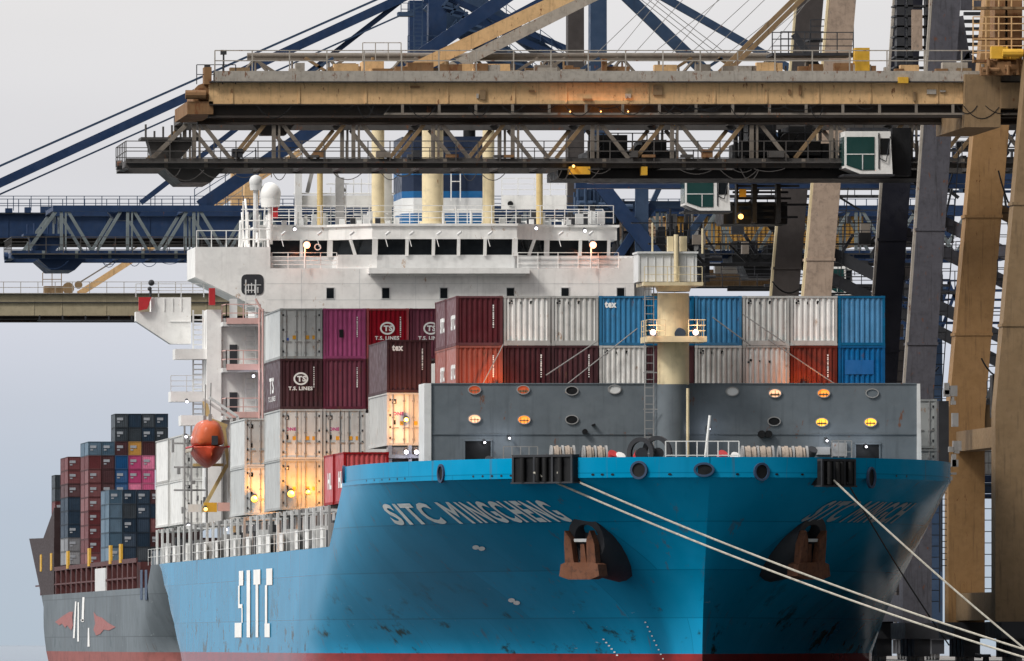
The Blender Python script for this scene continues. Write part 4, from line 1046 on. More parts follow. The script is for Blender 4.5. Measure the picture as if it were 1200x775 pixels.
container(57.6, 690, ZM[2], 'corr', 'maroon', 'maroon container hidden behind the dark tex box, below the crimson logo one', marks=TW)
# fourth bay and the bays behind the bridge
for t_ in (0, 1): container(52.6, 718, ZM[t_], 'reefer', 'reefer', ('lower' if t_ == 0 else 'upper')+' white refrigerated container between the lifeboat and the flood-lit stacks', marks=[(mk_reefer_black,BK)])
for j, Y in enumerate((773, 787)):
    for t_ in (0, 1):
        container(52.6, Y, ZM[t_], 'reefer', 'white', f"{'lower' if t_==0 else 'upper'} white container aft of the lifeboat, {'beside it' if j==0 else 'at the very stern'}", marks=[(mk_reefer_black,BK)])
# right edge stack
for t_, z in enumerate((13.76, 16.42)):
    container(81.0, 636, z, 'reefer', 'grey', ('lower' if t_ == 0 else 'upper')+' grey container with door bars past the quay end of the breakwater', 12.19, 2.62, [(mk_reefer_black,BK)])
# lashing rods crossing the first row
for k, (a, b_) in enumerate((((565,452),(590,404)), ((665,450),(747,385)), ((700,400),(640,440)), ((835,372),(880,405)), ((900,398),(990,458)), ((870,368),(920,402)))):
    rb = MB(); rb.tube(P(*a, 624.6), P(*b_, 624.6), .035, 5)
    rb.build('lashing_rod', M['grey'], SA)

# ------------------------------------------------------------------ the grey ship far behind
HB = Hull(xc=157.9, B=23., zb=4.6, zk=22., zd=15.8, ys=2012., yt=2000., y1b=2100., y1t=2056., p0=1.5, p1=2.2, q0=1.0, q1=1.7, flare=1.3, ya=2380., yae=2398., yend=2425.)
SB = thing('container_ship', (157.9, 2200, 0), 'grey container ship with faded red emblem far behind the blue one', 'ship')
hb = loft(HB, [-4,0,2.5,4.6,7,9.5,12,14,15.8,18,20,22], tl, [.1,.2,.4,.6,.8,.9,.94,.97,1])
hullB = hb.build('hull', M['hull_far'], SB, True)
deck(HB, 15.7, 2056, 2424).build('main_deck', M['maroon_deck'], SB); deck(HB, 21.8, 2001, 2056).build('forecastle_deck', M['maroon_deck'], SB)
XB = HB.xc-HB.B
def zB(px, py): s_ = (px-VX)/XB; return EYE+(VY-py)/s_
def yB(px): return F*XB/(px-VX)
b = MB()
for px in range(46, 158, 6):
    Y = yB(px); b.box(XB+.3, XB+1.0, Y, Y+2.5, 15.8, 21.2)
b.box(XB+.25, XB+.5, yB(158), yB(44), 20.4, 21.2); b.box(XB+.25, XB+.4, yB(158), yB(40), 17.6, 17.9); b.box(XB+2.2, XB+40, yB(150), yB(40), 15.8, 20.6)
b.build('deck_structure', M['maroon_deck'], SB)
for px in (48, 60, 79, 104, 129, 141):
    b = MB(); Y = yB(px); b.box(XB+.05, XB+.45, Y, Y+5, 20.6, 24.0); b.build('deck_post', M['yellow'], SB)
b = MB(); b.prismx([(yB(47),15.8),(yB(62),15.8),(yB(62),27),(yB(33),27.6)], XB+.2, XB+40); b.prismx([(yB(60),27),(yB(60),33),(yB(47),27.2)], XB+.6, XB+30); b.build('stern_house', M['sternm'], SB)
b = MB(); b.box(XB+.2, XB+.5, yB(122), yB(110), 14.5, 20); b.build('gangway_box', M['offwhite'], SB)
b = MB()
for px in (166, 171.5):
    Y = yB(px); b.box(XB-.08, XB-.02, Y-3, Y+3, zB(px,703), zB(px,668))
b.build('recess', M['navy2'], hullB)
def sideB(mb, pts): mb.add([(XB-.08, yB(px), zB(px, py)) for px, py in pts], [tuple(range(len(pts)-1,-1,-1))])
b = MB()
sideB(b, [(86,748),(88,748),(90,705),(88.5,705)]); sideB(b, [(91,752),(93,752),(93,706),(91.5,706)]); sideB(b, [(95,728),(99,728),(99,726),(95,726)]); sideB(b, [(96,729),(98.5,729),(99.5,700),(97,700)])
sideB(b, [(103,758),(105.5,758),(105,736),(103.5,736)]); b.build('hull_lettering', M['letter'], hullB)
b = MB()
sideB(b, [(65,729),(74,722),(82,717),(86,717),(85,724),(86,733),(84,739),(79,733),(77,736),(73,731),(70,733)]); b.cut()
sideB(b, [(110,717),(114,722),(120,724),(127,730),(136,735),(128,739),(122,738),(118,743),(113,745),(110,738),(112,731)]); b.build('hull_emblem', M['emblem'], hullB)
FAR = {}
def far_cont(x, y, z, cn, rgb, label, H=2.6):
    if cn not in FAR:
        s = MB(); s.box(.05, 2.39, .08, 12.1, .05, H-.05)
        for i in range(6): s.box(.2+i*.36, .3+i*.36, .02, .078, .15, H-.15)
        f = MB()
        for xx in (0, 2.3): f.box(xx, xx+.14, 0, .12, 0, H); f.box(xx, xx+.14, 12.07, 12.19, 0, H)
        for zz in (0, H-.13): f.box(.14, 2.3, 0, .1, zz, zz+.13); f.box(0, .1, .12, 12.07, zz, zz+.13)
        FAR[cn] = (s.mesh('shell', mat('far_container_'+cn, rgb, .55, dirt=.4, scale=.5)), f.mesh('frame', mat('far_container_frame_'+cn, tuple(c*.55 for c in rgb), .6)))
        s = MB(); s.box(.35, 1.5, -.02, .0, H-1.25, H-.75); s.box(.4, .9, -.02, .0, H-1.7, H-1.45); FAR[cn] += (s.mesh('marking', M['letterdim']),)
    r = thing('shipping_container', (x, y, z), label, 'shipping container', 'shipping containers stacked on the grey ship')
    for k, nm in enumerate(('shell','frame','marking')):
        if k == 2 and random.random() < .35: continue
        o = bpy.data.objects.new(nm, FAR[cn][k]); COL.objects.link(o); o.parent = r
FC = dict(maroon=(.17,.05,.055), navy=(.025,.05,.085), steel=(.10,.17,.24), brown=(.085,.035,.04), blue=(.02,.10,.26), pink=(.62,.12,.27), greyc=(.25,.26,.28), slate=(.05,.065,.08), ochre=(.5,.25,.03))
ordn = ['first','second','third','fourth','fifth','sixth','seventh','eighth','ninth','tenth','eleventh']
def stack(bname, x0, Y, z0, cols, deep=1):
    for i, col in enumerate(cols):
        for t_, cn in enumerate(col):
            if cn is None: continue
            top = len(col)-t_-1
            for d in range(deep if (i == 0 or (cn == 'greyc')) else 1):
                where = f"{ordn[top]} from top, {ordn[i]} column, {bname}" + (' aft of its twin' if d else '')
                names = dict(maroon='maroon', navy='navy', steel='teal', brown='brown', blue='blue', pink='pink', greyc='grey', slate='slate', ochre='ochre')
                far_cont(x0+i*2.52, Y+d*12.6, z0+t_*2.62, cn, FC[cn], f"{names[cn]} container, {where}, grey ship")
xb0 = XB+.5
stack('bow stacks', xb0, 2187, 21.2, [['steel']*5, ['navy','navy','navy','slate','navy'], ['slate','navy','navy','navy','navy'], ['slate','brown','maroon','navy','brown']], 2)
stack('tall stacks', xb0, 2250, 20.6, [['maroon']*8+['steel'], ['brown']*8+['steel'], ['brown','navy','navy','navy','navy','blue','blue','blue','brown','slate','slate'],
   ['navy','navy','navy','brown','pink','pink','pink','pink','ochre','slate','navy'], [None]*4+['brown','pink','pink','pink','brown','navy','slate'], [None]*7+['brown','brown','slate','navy']], 2)
stack('low aft stacks', xb0, 2316, 21.4, [['greyc','greyc','navy','navy','navy','brown','maroon','maroon'], ['navy']*4+['brown']*4], 2)
stack('sternmost stack', xb0+1.2, 2380, 21.4, [['maroon','maroon','steel','steel','maroon','slate','slate']], 1)

# ------------------------------------------------------------------ quay cranes
def leg(mb, p0, knee_z, top_z, rake, w=1.9, dp=1.6):
    x, y, z0 = p0
    mb.box(x-w/2, x+w/2, y-dp/2, y+dp/2, z0, knee_z)
    xt = x+rake*(top_z-knee_z)
    v = []
    for xx, z, ww in ((x, knee_z, w), (xt, top_z, w*.92)): v += [(xx-ww/2,y-dp/2,z),(xx+ww/2,y-dp/2,z),(xx+ww/2,y+dp/2,z),(xx-ww/2,y+dp/2,z)]
    mb.add(v, [(3,2,1,0),(4,5,6,7),(0,1,5,4),(1,2,6,5),(2,3,7,6),(3,0,4,7)])
def bogie(root, x, y):
    b = MB(); b.box(x-1.0, x+1.0, y-3.2, y+3.2, QZ+1.5, QZ+2.4)
    for d in (-2.4, -.8, .8, 2.4): b.box(x-.45, x+.45, y+d-.6, y+d+.6, QZ+.5, QZ+1.5)
    o = b.build('bogie', M['dgrey'], root)
    for d in (-2.4, -.8, .8, 2.4):
        w_ = MB(); w_.tube((x-.16,y+d,QZ+.44), (x+.16,y+d,QZ+.44), .36, 14); w_.build('wheel', M['grey'], o, True)
def crane_base(label, Yn, Yf, rake, top, matn, matf, braces, knee=18.5, gauge=24., w=1.9, edge=None, lower=QZ+2.4):
    r = thing('container_crane', (88, (Yn+Yf)/2, QZ), label, 'crane', 'gantry cranes along the quay')
    for Y, mt in ((Yn, matn), (Yf, matf)):
        b = MB(); leg(b, (88, Y, lower), knee, top, rake, w); lg = b.build('leg', M[mt], r)
        if edge:
            b = MB(); zt_ = top; 
            b.beam((88-w/2-.05, Y-.5, knee), (88-w/2-.05+rake*(zt_-knee), Y-.5, zt_), .14, .3); b.build('lit_edge_strip', M[edge], lg)  # pale strip paints in the lit seaward edge of the leg
        b = MB(); leg(b, (88+gauge, Y, lower), knee, PZL, -rake*.2, w); b.build('leg', M[mt], r)
        for zz in (knee+4.5, knee+11):
            xx = 88+rake*(zz-knee); b = MB(); b.box(xx-w/2-.05, xx+w/2+.05, Y-.85, Y+.85, zz, zz+.16); b.build('leg_collar', M[mt], lg)
        bogie(r, 88, Y); bogie(r, 88+gauge, Y)
        b = MB(); b.box(88-.6, 88+gauge+.6, Y-.55, Y+.55, knee-.7, knee+.7); b.build('portal_beam', M[braces], r)
        b = MB(); b.beam((88+rake*8, Y, knee+12), (88+gauge, Y, knee+.4), .7, .6); b.beam((88+gauge*.5, Y, knee+.5), (88+gauge-.5, Y, PZL-1), .7, .6); b.build('diagonal_brace', M[braces], r)
        b = MB(); xx = 88+w/2+.25; b.ladder((xx, Y-.4, QZ+3), (xx, Y-.4, knee), .5, .04, .6); b.ladder((xx+rake*1, Y-.4, knee+1), (xx+rake*(34-knee), Y-.4, 34), .5, .04, .6); b.build('leg_ladder', M['dgrey'], r)
        for zz in (knee+.8, knee+7.5):
            xx2 = 88+rake*(zz-knee)+w/2; b = MB(); b.box(xx2, xx2+1.5, Y-.9, Y+.9, zz, zz+.1); pl_ = b.build('leg_platform', M['dgrey'], r)
            b = MB(); b.rail([(xx2+.05,Y-.9,zz+.1),(xx2+1.5,Y-.9,zz+.1),(xx2+1.5,Y+.9,zz+.1)], 1.1, .75, .03, 1); b.build('platform_railing', M['dgrey'], pl_)
    for x in (88, 88+gauge):
        b = MB(); b.box(x-.6, x+.6, Yn+.9, Yf-.9, knee-1.9, knee-.8); b.box(x-.6, x+.6, Yn+.9, Yf-.9, QZ+2.5, QZ+4.0); b.build('sill_beam', M[braces], r)
    return r
PZL = 34.
def truss_boom(root, Yn, Yf, zt_, zb_, xtip, xtop, xend, bay, mc, md, ct=.7, cb=.5, walk=True):
    b = MB()
    for Y in (Yn, Yf): b.box(xtop, xend, Y-ct*.4, Y+ct*.4, zt_-ct/2, zt_+ct/2)
    xx = xtop
    while xx < xend: b.box(xx, xx+.25, Yn+ct*.4, Yf-ct*.4, zt_-.15, zt_+.15); xx += bay
    boom = b.build('boom', M[mc], root)
    b = MB()
    for Y in (Yn, Yf): b.box(xtip, xend, Y-cb*.5, Y+cb*.5, zb_-cb/2, zb_+cb/2)
    b.box(xtip-.02, xtip+.4, Yn+.3, Yf-.3, zb_-.2, zb_+.15)
    xx = xtop
    while xx < xend: b.box(xx, xx+.25, Yn+cb*.5, Yf-cb*.5, zb_-.2, zb_+.1); xx += bay/2
    b.build('bottom_chord', M['chord'] if mc != 'navy' else M['navy'], boom)
    b = MB(); xx = xtip+2.2
    while xx < xend: b.box(xx, xx+.22, Yn-cb*.5-.03, Yn-cb*.5-.004, zb_-cb/2+.03, zb_+cb/2-.03); xx += bay/2
    b.build('chord_splice', M[md], boom)
    k = 0; xx = xtop
    while xx+bay < xend:
        for Y in (Yn, Yf):
            d = MB()
            if Y == Yn or k % 2 == 0: d.box(xx+.5, xx+.72, Y-.12, Y+.12, zb_+cb/2, zt_-ct/2); d.box(xx+.86, xx+.98, Y-.12, Y+.12, zb_+cb/2, zt_-ct/2); d.build('truss_post', M[md], boom)
            for xa, xb_ in ((xx+1.1, xx+.6+bay*.5-.2), (xx+.6+bay-.5, xx+.6+bay*.5+.2)):
                d = MB(); d.beam((xa, Y, zt_-ct/2), (xb_, Y, zb_+cb/2), .22, .2); d.build('truss_diagonal', M[md], boom)
        xx += bay; k += 1
    d = MB(); d.beam((xtop+.2, Yn, zt_-ct/2), (xtop-1.8, Yn, zb_+cb/2), .25); d.cut(); d.beam((xtop+.2, Yf, zt_-ct/2), (xtop-1.8, Yf, zb_+cb/2), .25); d.build('truss_diagonal', M[md], boom)
    if walk:
        d = MB(); d.rail([(xtip, Yn-.5, zb_+.1), (xend, Yn-.5, zb_+.1)], 1.15, 1.25, .035, 1); d.rail([(xtip, Yf+.6, zb_+.1), (xend, Yf+.6, zb_+.1)], 1.15, 2.0, .03, 1); d.rail([(xtip, Yn-.5, zb_+.1), (xtip, Yf+.6, zb_+.1)], 1.15, 1.5, .03, 1)
        d.build('walkway_railing', M['chord'], boom)
        d = MB(); d.box(xtip, xend, Yn-.9, Yn-cb*.5-.04, zb_-.02, zb_+.06); d.box(xtip, xend, Yf+cb*.5+.02, Yf+.9, zb_-.02, zb_+.06); d.build('walkway', M['chord'], boom)
    # machinery at the tip
    d = MB(); d.prism([(xtip+1.6,zb_+.3),(xtip+3.2,zb_+.3),(xtip+4.1,zb_+1.35),(xtip+1.3,zb_+1.35)], Yn+.4, Yn+2.4); d.box(xtip+.9, xtip+4.3, Yn, Yn+2.6, zb_+1.35, zb_+1.5)
    for k2 in range(5): d.tube((xtip+1.2+k2*.5, Yn+.6, zb_+1.5), (xtip+1.2+k2*.5, Yn+.6, zb_+1.7+random.random()*.9), .06, 6)
    d.tube((xtip-.5, Yn, zb_-.1), (xtip-.2, Yn, zb_-.1), .28, 10); d.prism([(xtop+4,zt_-ct/2),(xtop+6.4,zt_-ct/2),(xtop+5.9,zt_-ct/2-.6),(xtop+4.5,zt_-ct/2-.6)], Yn+.5, Yn+2)
    d.prism([(xtop-1,zb_-cb/2),(xtop+2.4,zb_-cb/2),(xtop+1.6,zb_-cb/2-.8),(xtop-.1,zb_-cb/2-.8)], Yn+.5, Yf-.5)
    d.build('tip_machinery', M['chord'] if mc != 'navy' else M['navy'], boom)
    return boom
def box_boom(root, Yn, Yf, z0, z1, x0, x1, mt, mband, under=.6, band=.6, railstep=2.0):
    b = MB()
    for Y in (Yn, Yf):
        b.box(x0, x1, Y, Y+1.4, z0, z1)
        pass
    boom = b.build('boom', M[mt], root)
    for Y in (Yn, Yf):
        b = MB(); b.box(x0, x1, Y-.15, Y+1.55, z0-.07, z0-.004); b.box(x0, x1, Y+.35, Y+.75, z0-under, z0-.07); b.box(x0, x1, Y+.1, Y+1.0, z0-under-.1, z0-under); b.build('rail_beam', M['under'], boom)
    b = MB(); xx = x0+1.2
    while xx < x1:
        b.box(xx, xx+.1, Yn-.05, Yn-.002, z0+.02, z1-.02); b.cut(); xx += random.choice((2.8, 3.6, 4.4))
    xx = x0
    while xx < x1: b.box(xx, xx+.5, Yn+1.4, Yf, z0+.2, z0+.7); b.cut(); xx += 7
    b.build('girder_stiffener', M[mt], boom)
    if band:
        b = MB(); b.box(x0+.3, x1, Yn-.25, Yn+1.1, z1+.06, z1+band); b.box(x0+.3, x1, Yf, Yf+1.5, z1+.06, z1+band*.6); b.build('walkway', M[mband], boom)
        b = MB(); b.box(x0, x1, Yn-.4, Yn+.1, z1, z1+.055); b.build('girder_flange', M['dgrey'], boom)
    b = MB(); zr2 = z1+max(.05, band); b.rail([(x0+.3, Yn-.2, zr2), (x1, Yn-.2, zr2)], 1.1, railstep, .04, 1); b.build('walkway_railing', M[mband], boom)
    return boom
def cab(root, px0, px1, py0, py1, Y, dep=2.6, glass='green_glass'):
    x0, x1, z0, z1 = PX(px0,Y), PX(px1,Y), PZ(py1,Y), PZ(py0,Y); w_ = x1-x0
    b = MB(); b.prism([(x0,z1),(x0,z0+.35),(x0+w_*.32,z0),(x1,z0),(x1-.12,z1)], Y, Y+dep); c = b.build('operator_cab', M['white'], root)
    b = MB(); b.prism([(x0+.1,z1-.32),(x0+.1,z0+.5),(x0+w_*.33,z0+.22),(x0+w_*.62,z0+.22),(x0+w_*.62,z1-.32)], Y-.035, Y-.004); b.build('cab_window', M[glass], c)
    b = MB(); zq = z0+(z1-z0)*.45; b.box(x0+.1, x0+w_*.62, Y-.06, Y-.037, zq, zq+.06); b.box(x0+w_*.36, x0+w_*.38, Y-.06, Y-.037, z0+.25, zq); b.build('window_bar', M['offwhite'], c)
    b = MB(); b.box(x0+w_*.74, x0+w_*.93, Y-.03, Y-.004, zq, z1-.4); b.build('side_window', M['glass'], c)
    b = MB(); b.rail([(x0,Y,z1+.2),(x1,Y,z1+.2)], .55, .6, .03, 0); b.path([(x0+w_*.7,Y-.1,z1-.2),(x0+w_*.72,Y-.12,z0+.9),(x0+w_*.86,Y-.12,z0+.7),(x0+w_*.95,Y-.1,z1-.3)], .03, 5); b.build('cab_cable', M['dgrey'], c)
    b = MB(); b.box(x0-.03, x0-.003, Y+.2, Y+dep-.2, z0+.5, z1-.3); b.build('cab_window', M[glass], c)
    b = MB(); b.box(x0+.3, x1-.2, Y+.3, Y+dep-.3, z1, z1+.22); b.box(x0+w_*.7, x0+w_*.72, Y-.06, Y-.01, z0+.3, z1-.1); b.box(x0-.1, x1+.1, Y-.2, Y+dep, z0-.12, z0-.02); b.build('cab_frame', M['dgrey'], c)
    return c
def trolley(root, px0, px1, py0, py1, Y, mt='black'):
    x0, x1, z0, z1 = PX(px0,Y), PX(px1,Y), PZ(py1,Y), PZ(py0,Y); w_ = x1-x0; h_ = z1-z0
    b = MB(); b.box(x0, x1, Y, Y+6, z0+h_*.35, z0+h_*.6); b.box(x0+w_*.1, x0+w_*.45, Y+.3, Y+5, z0+h_*.6, z1); b.box(x0+w_*.62, x0+w_*.9, Y+.3, Y+5, z0+h_*.6, z1-h_*.12)
    b.prism([(x0+w_*.3,z0),(x0+w_*.7,z0),(x0+w_*.8,z0+h_*.35),(x0+w_*.2,z0+h_*.35)], Y+.5, Y+5)
    t_ = b.build('trolley', M[mt], root)
    for k in range(4): w2 = MB(); xx = x0+w_*(.18+.2*k); w2.tube((xx,Y-.1,z0+h_*.62), (xx,Y+.3,z0+h_*.62), h_*.13, 14); w2.build('sheave', M['black'], t_, True)
    b = MB(); b.rail([(x0,Y-.1,z0+h_*.6),(x1,Y-.1,z0+h_*.6)], 1., .9, .04, 1); b.build('trolley_railing', M['dgrey'], t_)
    return t_
def clutter(root, name, mt, n, xr, Yr, z, hr, seed):
    rnd = random.Random(seed); b = MB()
    for _ in range(n):
        x = rnd.uniform(*xr); Y = rnd.uniform(*Yr); h_ = rnd.uniform(*hr)
        k = rnd.random()
        if k < .4: b.box(x, x+rnd.uniform(.2,.9), Y, Y+.6, z-.01*rnd.random(), z+h_*.7)
        elif k < .75: b.tube((x,Y,z), (x,Y,z+h_), rnd.uniform(.05,.14), 7)
        else: b.tube((x,Y,z+h_*.4), (x+rnd.uniform(.5,1.5),Y,z+h_*.4), rnd.uniform(.1,.25), 9)
        b.cut()
    return b.build(name, M[mt], root)

band_c1 = .62
# crane 1: tan box girder right across the picture
c1 = crane_base('tan gantry crane whose long box girder crosses above the whole ship', 640, 659, .086, 52., 'tan_dark', 'tanleg', 'tan_dark', w=2.0)
zg0, zg1 = PZ(122,644), PZ(97,644)
bm = box_boom(c1, 644, 652.5, zg0, zg1, PX(245,644), 118, 'tan', 'tgrey', .62, .62, 2.0)
b = MB(); b.box(PX(1130,643.4), PX(1172,643.4), 643.2, 655, PZ(150,644), PZ(88,644)); b.box(PX(1172,643.4), PX(1300,643.4), 643.0, 655, PZ(128,644), PZ(98,644)); b.build('boom_hinge', M['tan_dark'], c1)
b = MB(); b.box(PX(450,643.5), 95, 643.3, 643.5, PZ(135.5,644), PZ(133,644))
for px in range(470, 1130, 43): b.box(PX(px,643.5), PX(px+3,643.5), 643.35, 643.48, PZ(133,644), PZ(123,644))
b.build('cable_tray', M['lattice'], bm)
b = MB(); b.tube((PX(290,653.2),653.4,PZ(65,653)), (PX(972,653),653.4,PZ(65,653)), .16, 8); b.box(PX(290,653.2), PX(972,653), 653.3, 653.6, PZ(71,653), PZ(68,653))
for px in range(300, 960, 43):
    b.tube((PX(px,653),653.4,zg1+.3), (PX(px,653),653.4,PZ(66,653)), .06, 6)
for px in range(300, 960, 86):
    for d in (-26, 26): b.tube((PX(px,653),653.4,PZ(68,653)), (PX(px+d,653),653.4,zg1+.4), .09, 6)
b.build('festoon_frame', M['lattice'], bm)
b = MB(); x0 = PX(218,645); b.box(x0, x0+1.4, 644, 654, PZ(135,645), PZ(120,645)); b.box(x0+.6, x0+1.5, 644.2, 653, PZ(118,645), PZ(104,645)); b.tube((x0-.1,644,PZ(112,645)), (x0+1,644,PZ(112,645)), .25, 10); b.tube((x0+1.0,644.5,PZ(112,645)), (x0+1.0,645.5,PZ(112,645)), .65, 14)
b.box(x0+.9, x0+1.3, 643.8, 645, PZ(100,645), PZ(80,645)); b.build('boom_tip', M['ruststeel'], bm)
b = MB(); b.rail([(x0+.5,643.9,PZ(100,645)),(x0+2.6,643.9,PZ(100,645))], 1.05, .6, .03, 1)
for px, py in ((262,62), (243,79)): b.tube((PX(px,645),645,PZ(90,645)), (PX(px,645),645,PZ(py,645)), .05, 6); b.box(PX(px,645)-.16, PX(px,645)+.16, 644.9, 645.2, PZ(py,645)-.1, PZ(py,645)+.15)
b.build('tip_railing', M['dgrey'], bm)
clutter(c1, 'girder_equipment', 'tan_dark', 70, (PX(400,648), PX(660,648)), (646, 651.5), zg1+.05, (.5, 1.5), 3)
clutter(c1, 'girder_equipment', 'lattice', 40, (PX(470,648), PX(1160,648)), (646, 651.5), zg1+.05, (.4, 1.3), 5)
for xa, xb in ((1166,1178), (1181,1198)):
    b = MB(); b.box(PX(xa,643), PX(xb,643), 643, 645, PZ(88,643), PZ(-40,643)); b.build('frame_column', M['ruststeel'], c1)
for py in (70, 44, 8):
    b = MB(); b.box(PX(1140,642.5), PX(1230,642.5), 642, 642.8, PZ(py+3,642), PZ(py,642)); pf = b.build('frame_platform', M['ruststeel' if py != 8 else 'tan_dark'], c1)
    b = MB(); b.rail([(PX(1140,642),641.9,PZ(py,642)), (PX(1230,642),641.9,PZ(py,642))], 1.1, .7, .04, 2); b.build('platform_railing', M['tan'], pf)
clutter(c1, 'frame_equipment', 'ruststeel', 26, (PX(1150,641), PX(1215,641)), (640.6, 641.6), PZ(88,641), (.4, 1.1), 8)
clutter(c1, 'frame_equipment', 'yellow', 8, (PX(1160,641), PX(1215,641)), (640.2, 641.6), PZ(69,641), (.4, 1.0), 9)
b = MB(); b.box(PX(425,645), PX(450,645), 645, 647, zg1+.1, PZ(72,645)); b.box(PX(540,645), PX(600,645), 646, 648, zg1+.1, PZ(74,645)); b.build('winch_house', M['tan'], bm)
b = MB(); b.rail([(PX(425,645),645,PZ(72,645)),(PX(470,645),645,PZ(72,645))], 1.0, .7, .03, 1); b.build('winch_railing', M['tgrey'], bm)
b = MB(); b.box(PX(1000,645), PX(1017,645), 644.2, 645.2, zg1+.3, PZ(57,645)); b.cut(); b.box(PX(1052,643.7), PX(1064,643.7), 643.5, 644, PZ(98,644), PZ(91,644)); b.build('control_cabinet', M['yellow'], bm)
b = MB(); b.box(PX(703,645), PX(709,645), 643.9, 644.3, zg1+.1, PZ(70,645)); b.build('post', M['ruststeel'], bm)
b = MB(); b.box(PX(905,645), PX(1000,645), 645, 648, PZ(62,645)-.15, PZ(62,645)); b.rail([(PX(905,645),645,PZ(62,645)),(PX(1000,645),645,PZ(62,645))], 1.1, .8, .035, 2); b.build('service_platform', M['dgrey'], c1)
ap = Vector((PX(1183,648), 648, PZ(-250,648)))
b = MB(); b.beam(P(475,86,647), ap+Vector((0,-1,0)), .72, .5); b.build('forestay', M['tan'], c1)
b = MB(); b.beam(P(520,84,653), ap+Vector((0,4,0)), .6, .5); b.build('forestay', M['tgrey'], c1)
b = MB(); b.beam(P(838,90,647), ap+Vector((0,-1,0)), .26, .2); b.beam(P(847,90,647), ap+Vector((.5,-1,0)), .26, .2); b.build('forestay', M['tan_dark'], c1)
b = MB(); b.cbox(P(478,86,646.6), .9, .5, .7); b.cbox(P(842,92,646.6), .9, .5, .7); b.build('stay_bracket', M['tan_dark'], c1)
b = MB()
for k in range(4): b.tube(P(560+k*6,40,650), ap+Vector((.3*k,2,.4*k)), .025, 4)
b.build('hoist_cable', M['dgrey'], c1)
for px in (668, 704, 736): lamp(c1, P(px,131,643.0), 'lampo', .04, 16, (1,.33,.03), (0,.5,.0), 'flood_lamp')
b = MB(); b.ladder((87.0,659,10), (87.0,659,18), .6, .04); b.build('leg_ladder', M['dgrey'], c1)
b = MB(); b.box(PX(1160,642), PX(1178,642), 641, 642, PZ(490,642), PZ(440,642)); b.tube(P(1165,470,643), P(1185,415,643), .5, 10); b.build('cable_reel', M['black'], c1)
b = MB(); b.box(PX(1100,652), PX(1112,652), 652, 653, PZ(560,652), PZ(470,652)); clut = b.build('leg_platform', M['dgrey'], c1)
b = MB()
for k in range(14): x = PX(1102+random.uniform(0,14),652); zz = PZ(random.uniform(455,570),652); b.box(x, x+random.uniform(.1,.5), 651, 651.5, zz, zz+random.uniform(.1,.8)); b.cut()
b.build('leg_fitting', M['grey'], c1)

# crane 2: violet grey, lattice boom just below
c2 = crane_base('violet grey gantry crane with dark lattice boom just under the tan girder', 680, 697, .07, 54., 'purple', 'navyleg', 'purple', w=1.65, edge='tgrey')
zt2, zb2 = PZ(138,684), PZ(191.5,684)
bm2 = truss_boom(c2, 684, 692, zt2, zb2, PX(147,684), PX(215,684), 110, 4.56, 'chord', 'lattice', .75, .55)
dg_ = [o for o in bm2.children if o.name.startswith('truss_diagonal')]
for i, o in enumerate(dg_):
    if i % 2: o.data.materials[0] = M['tan_dark']
b = MB(); b.box(PX(215,683.5), 95, 683.4, 683.6, PZ(134,684), PZ(132,684)); b.build('cable_tray', M['tgrey'], bm2)
trolley(c2, 690, 792, 158, 205, 685); trolley(c2, 868, 962, 140, 205, 685)
clutter(c2, 'trolley_machinery', 'black', 60, (PX(862,686), PX(985,686)), (685, 690), PZ(200,686), (.5, 2.6), 11)
cab(c2, 990, 1046, 154, 204, 682); 
b = MB(); b.box(PX(1046,683), PX(1068,683), 683, 686, PZ(206,683), PZ(150,683)); b.build('cab_support', M['black'], c2)
b = MB(); b.box(PX(665,684), PX(690,684), 683.2, 684, PZ(205,684), PZ(196,684)); b.cut(); b.box(PX(750,684), PX(757,684), 683.2, 684, PZ(206,684), PZ(196,684)); b.build('marker_plate', M['yellow'], c2)
lamp(c2, P(672,195,683), 'lampo', .08, 5, (1,.5,.1))
b = MB(); b.box(PX(655,684), PX(1100,684), 684.5, 691, PZ(209,684), PZ(199,684)); b.build('cable_carrier', M['black'], c2)
ap2 = Vector((88+.07*35, 688, 54.))
b = MB(); b.beam(P(1128,70,690), P(1168,95,690)+Vector((6,0,-4)), 1.0, .6); b.beam(P(1120,20,690), P(1128,70,690), .8, .6); b.beam(P(1125,5,690), P(1190,5,690), .7, .7); b.build('frame_brace', M['purple'], c2)
b = MB()
for k in range(6): b.box(PX(1130,692), PX(1180,692), 692, 692.4, PZ(18+k*9,692), PZ(14+k*9,692))
b.build('frame_louvre', M['dgrey'], c2)
b = MB(); b.box(PX(1051,688), PX(1060,688), 688, 689, PZ(85,688), PZ(-20,688)); b.box(PX(1064,688), PX(1070,688), 688, 689, PZ(85,688), PZ(-20,688)); b.box(PX(1085,688), PX(1090,688), 688, 689, PZ(85,688), PZ(-20,688))
for k in range(9): b.box(PX(1048,688), PX(1092,688), 688, 689.5, PZ(80-k*12,688), PZ(78-k*12,688))
b.build('lift_tower', M['dgrey'], c2)
b = MB(); b.box(PX(1068,688), PX(1080,688), 687.6, 688.2, PZ(60,688), PZ(12,688)); b.box(PX(1088,688), PX(1096,688), 687.7, 688, PZ(40,688), PZ(0,688)); b.build('lift_car', M['beigeleg'], c2)
b = MB(); b.box(PX(1142,700), PX(1172,700), 700, 703, PZ(556,700), PZ(515,700))
for k in range(7): b.box(PX(1143+k*4,700), PX(1145+k*4,700), 699.9, 699.99, PZ(555,700), PZ(516,700))
b.build('electrical_house', M['offwhite'], c2)
b = MB(); b.box(PX(1142,700), PX(1174,700), 699.8, 703, PZ(565,700), PZ(557,700)); b.box(PX(1142,700), PX(1174,700), 699.8, 703, PZ(584,700), PZ(579,700)); b.build('platform_beam', M['navy'], c2)
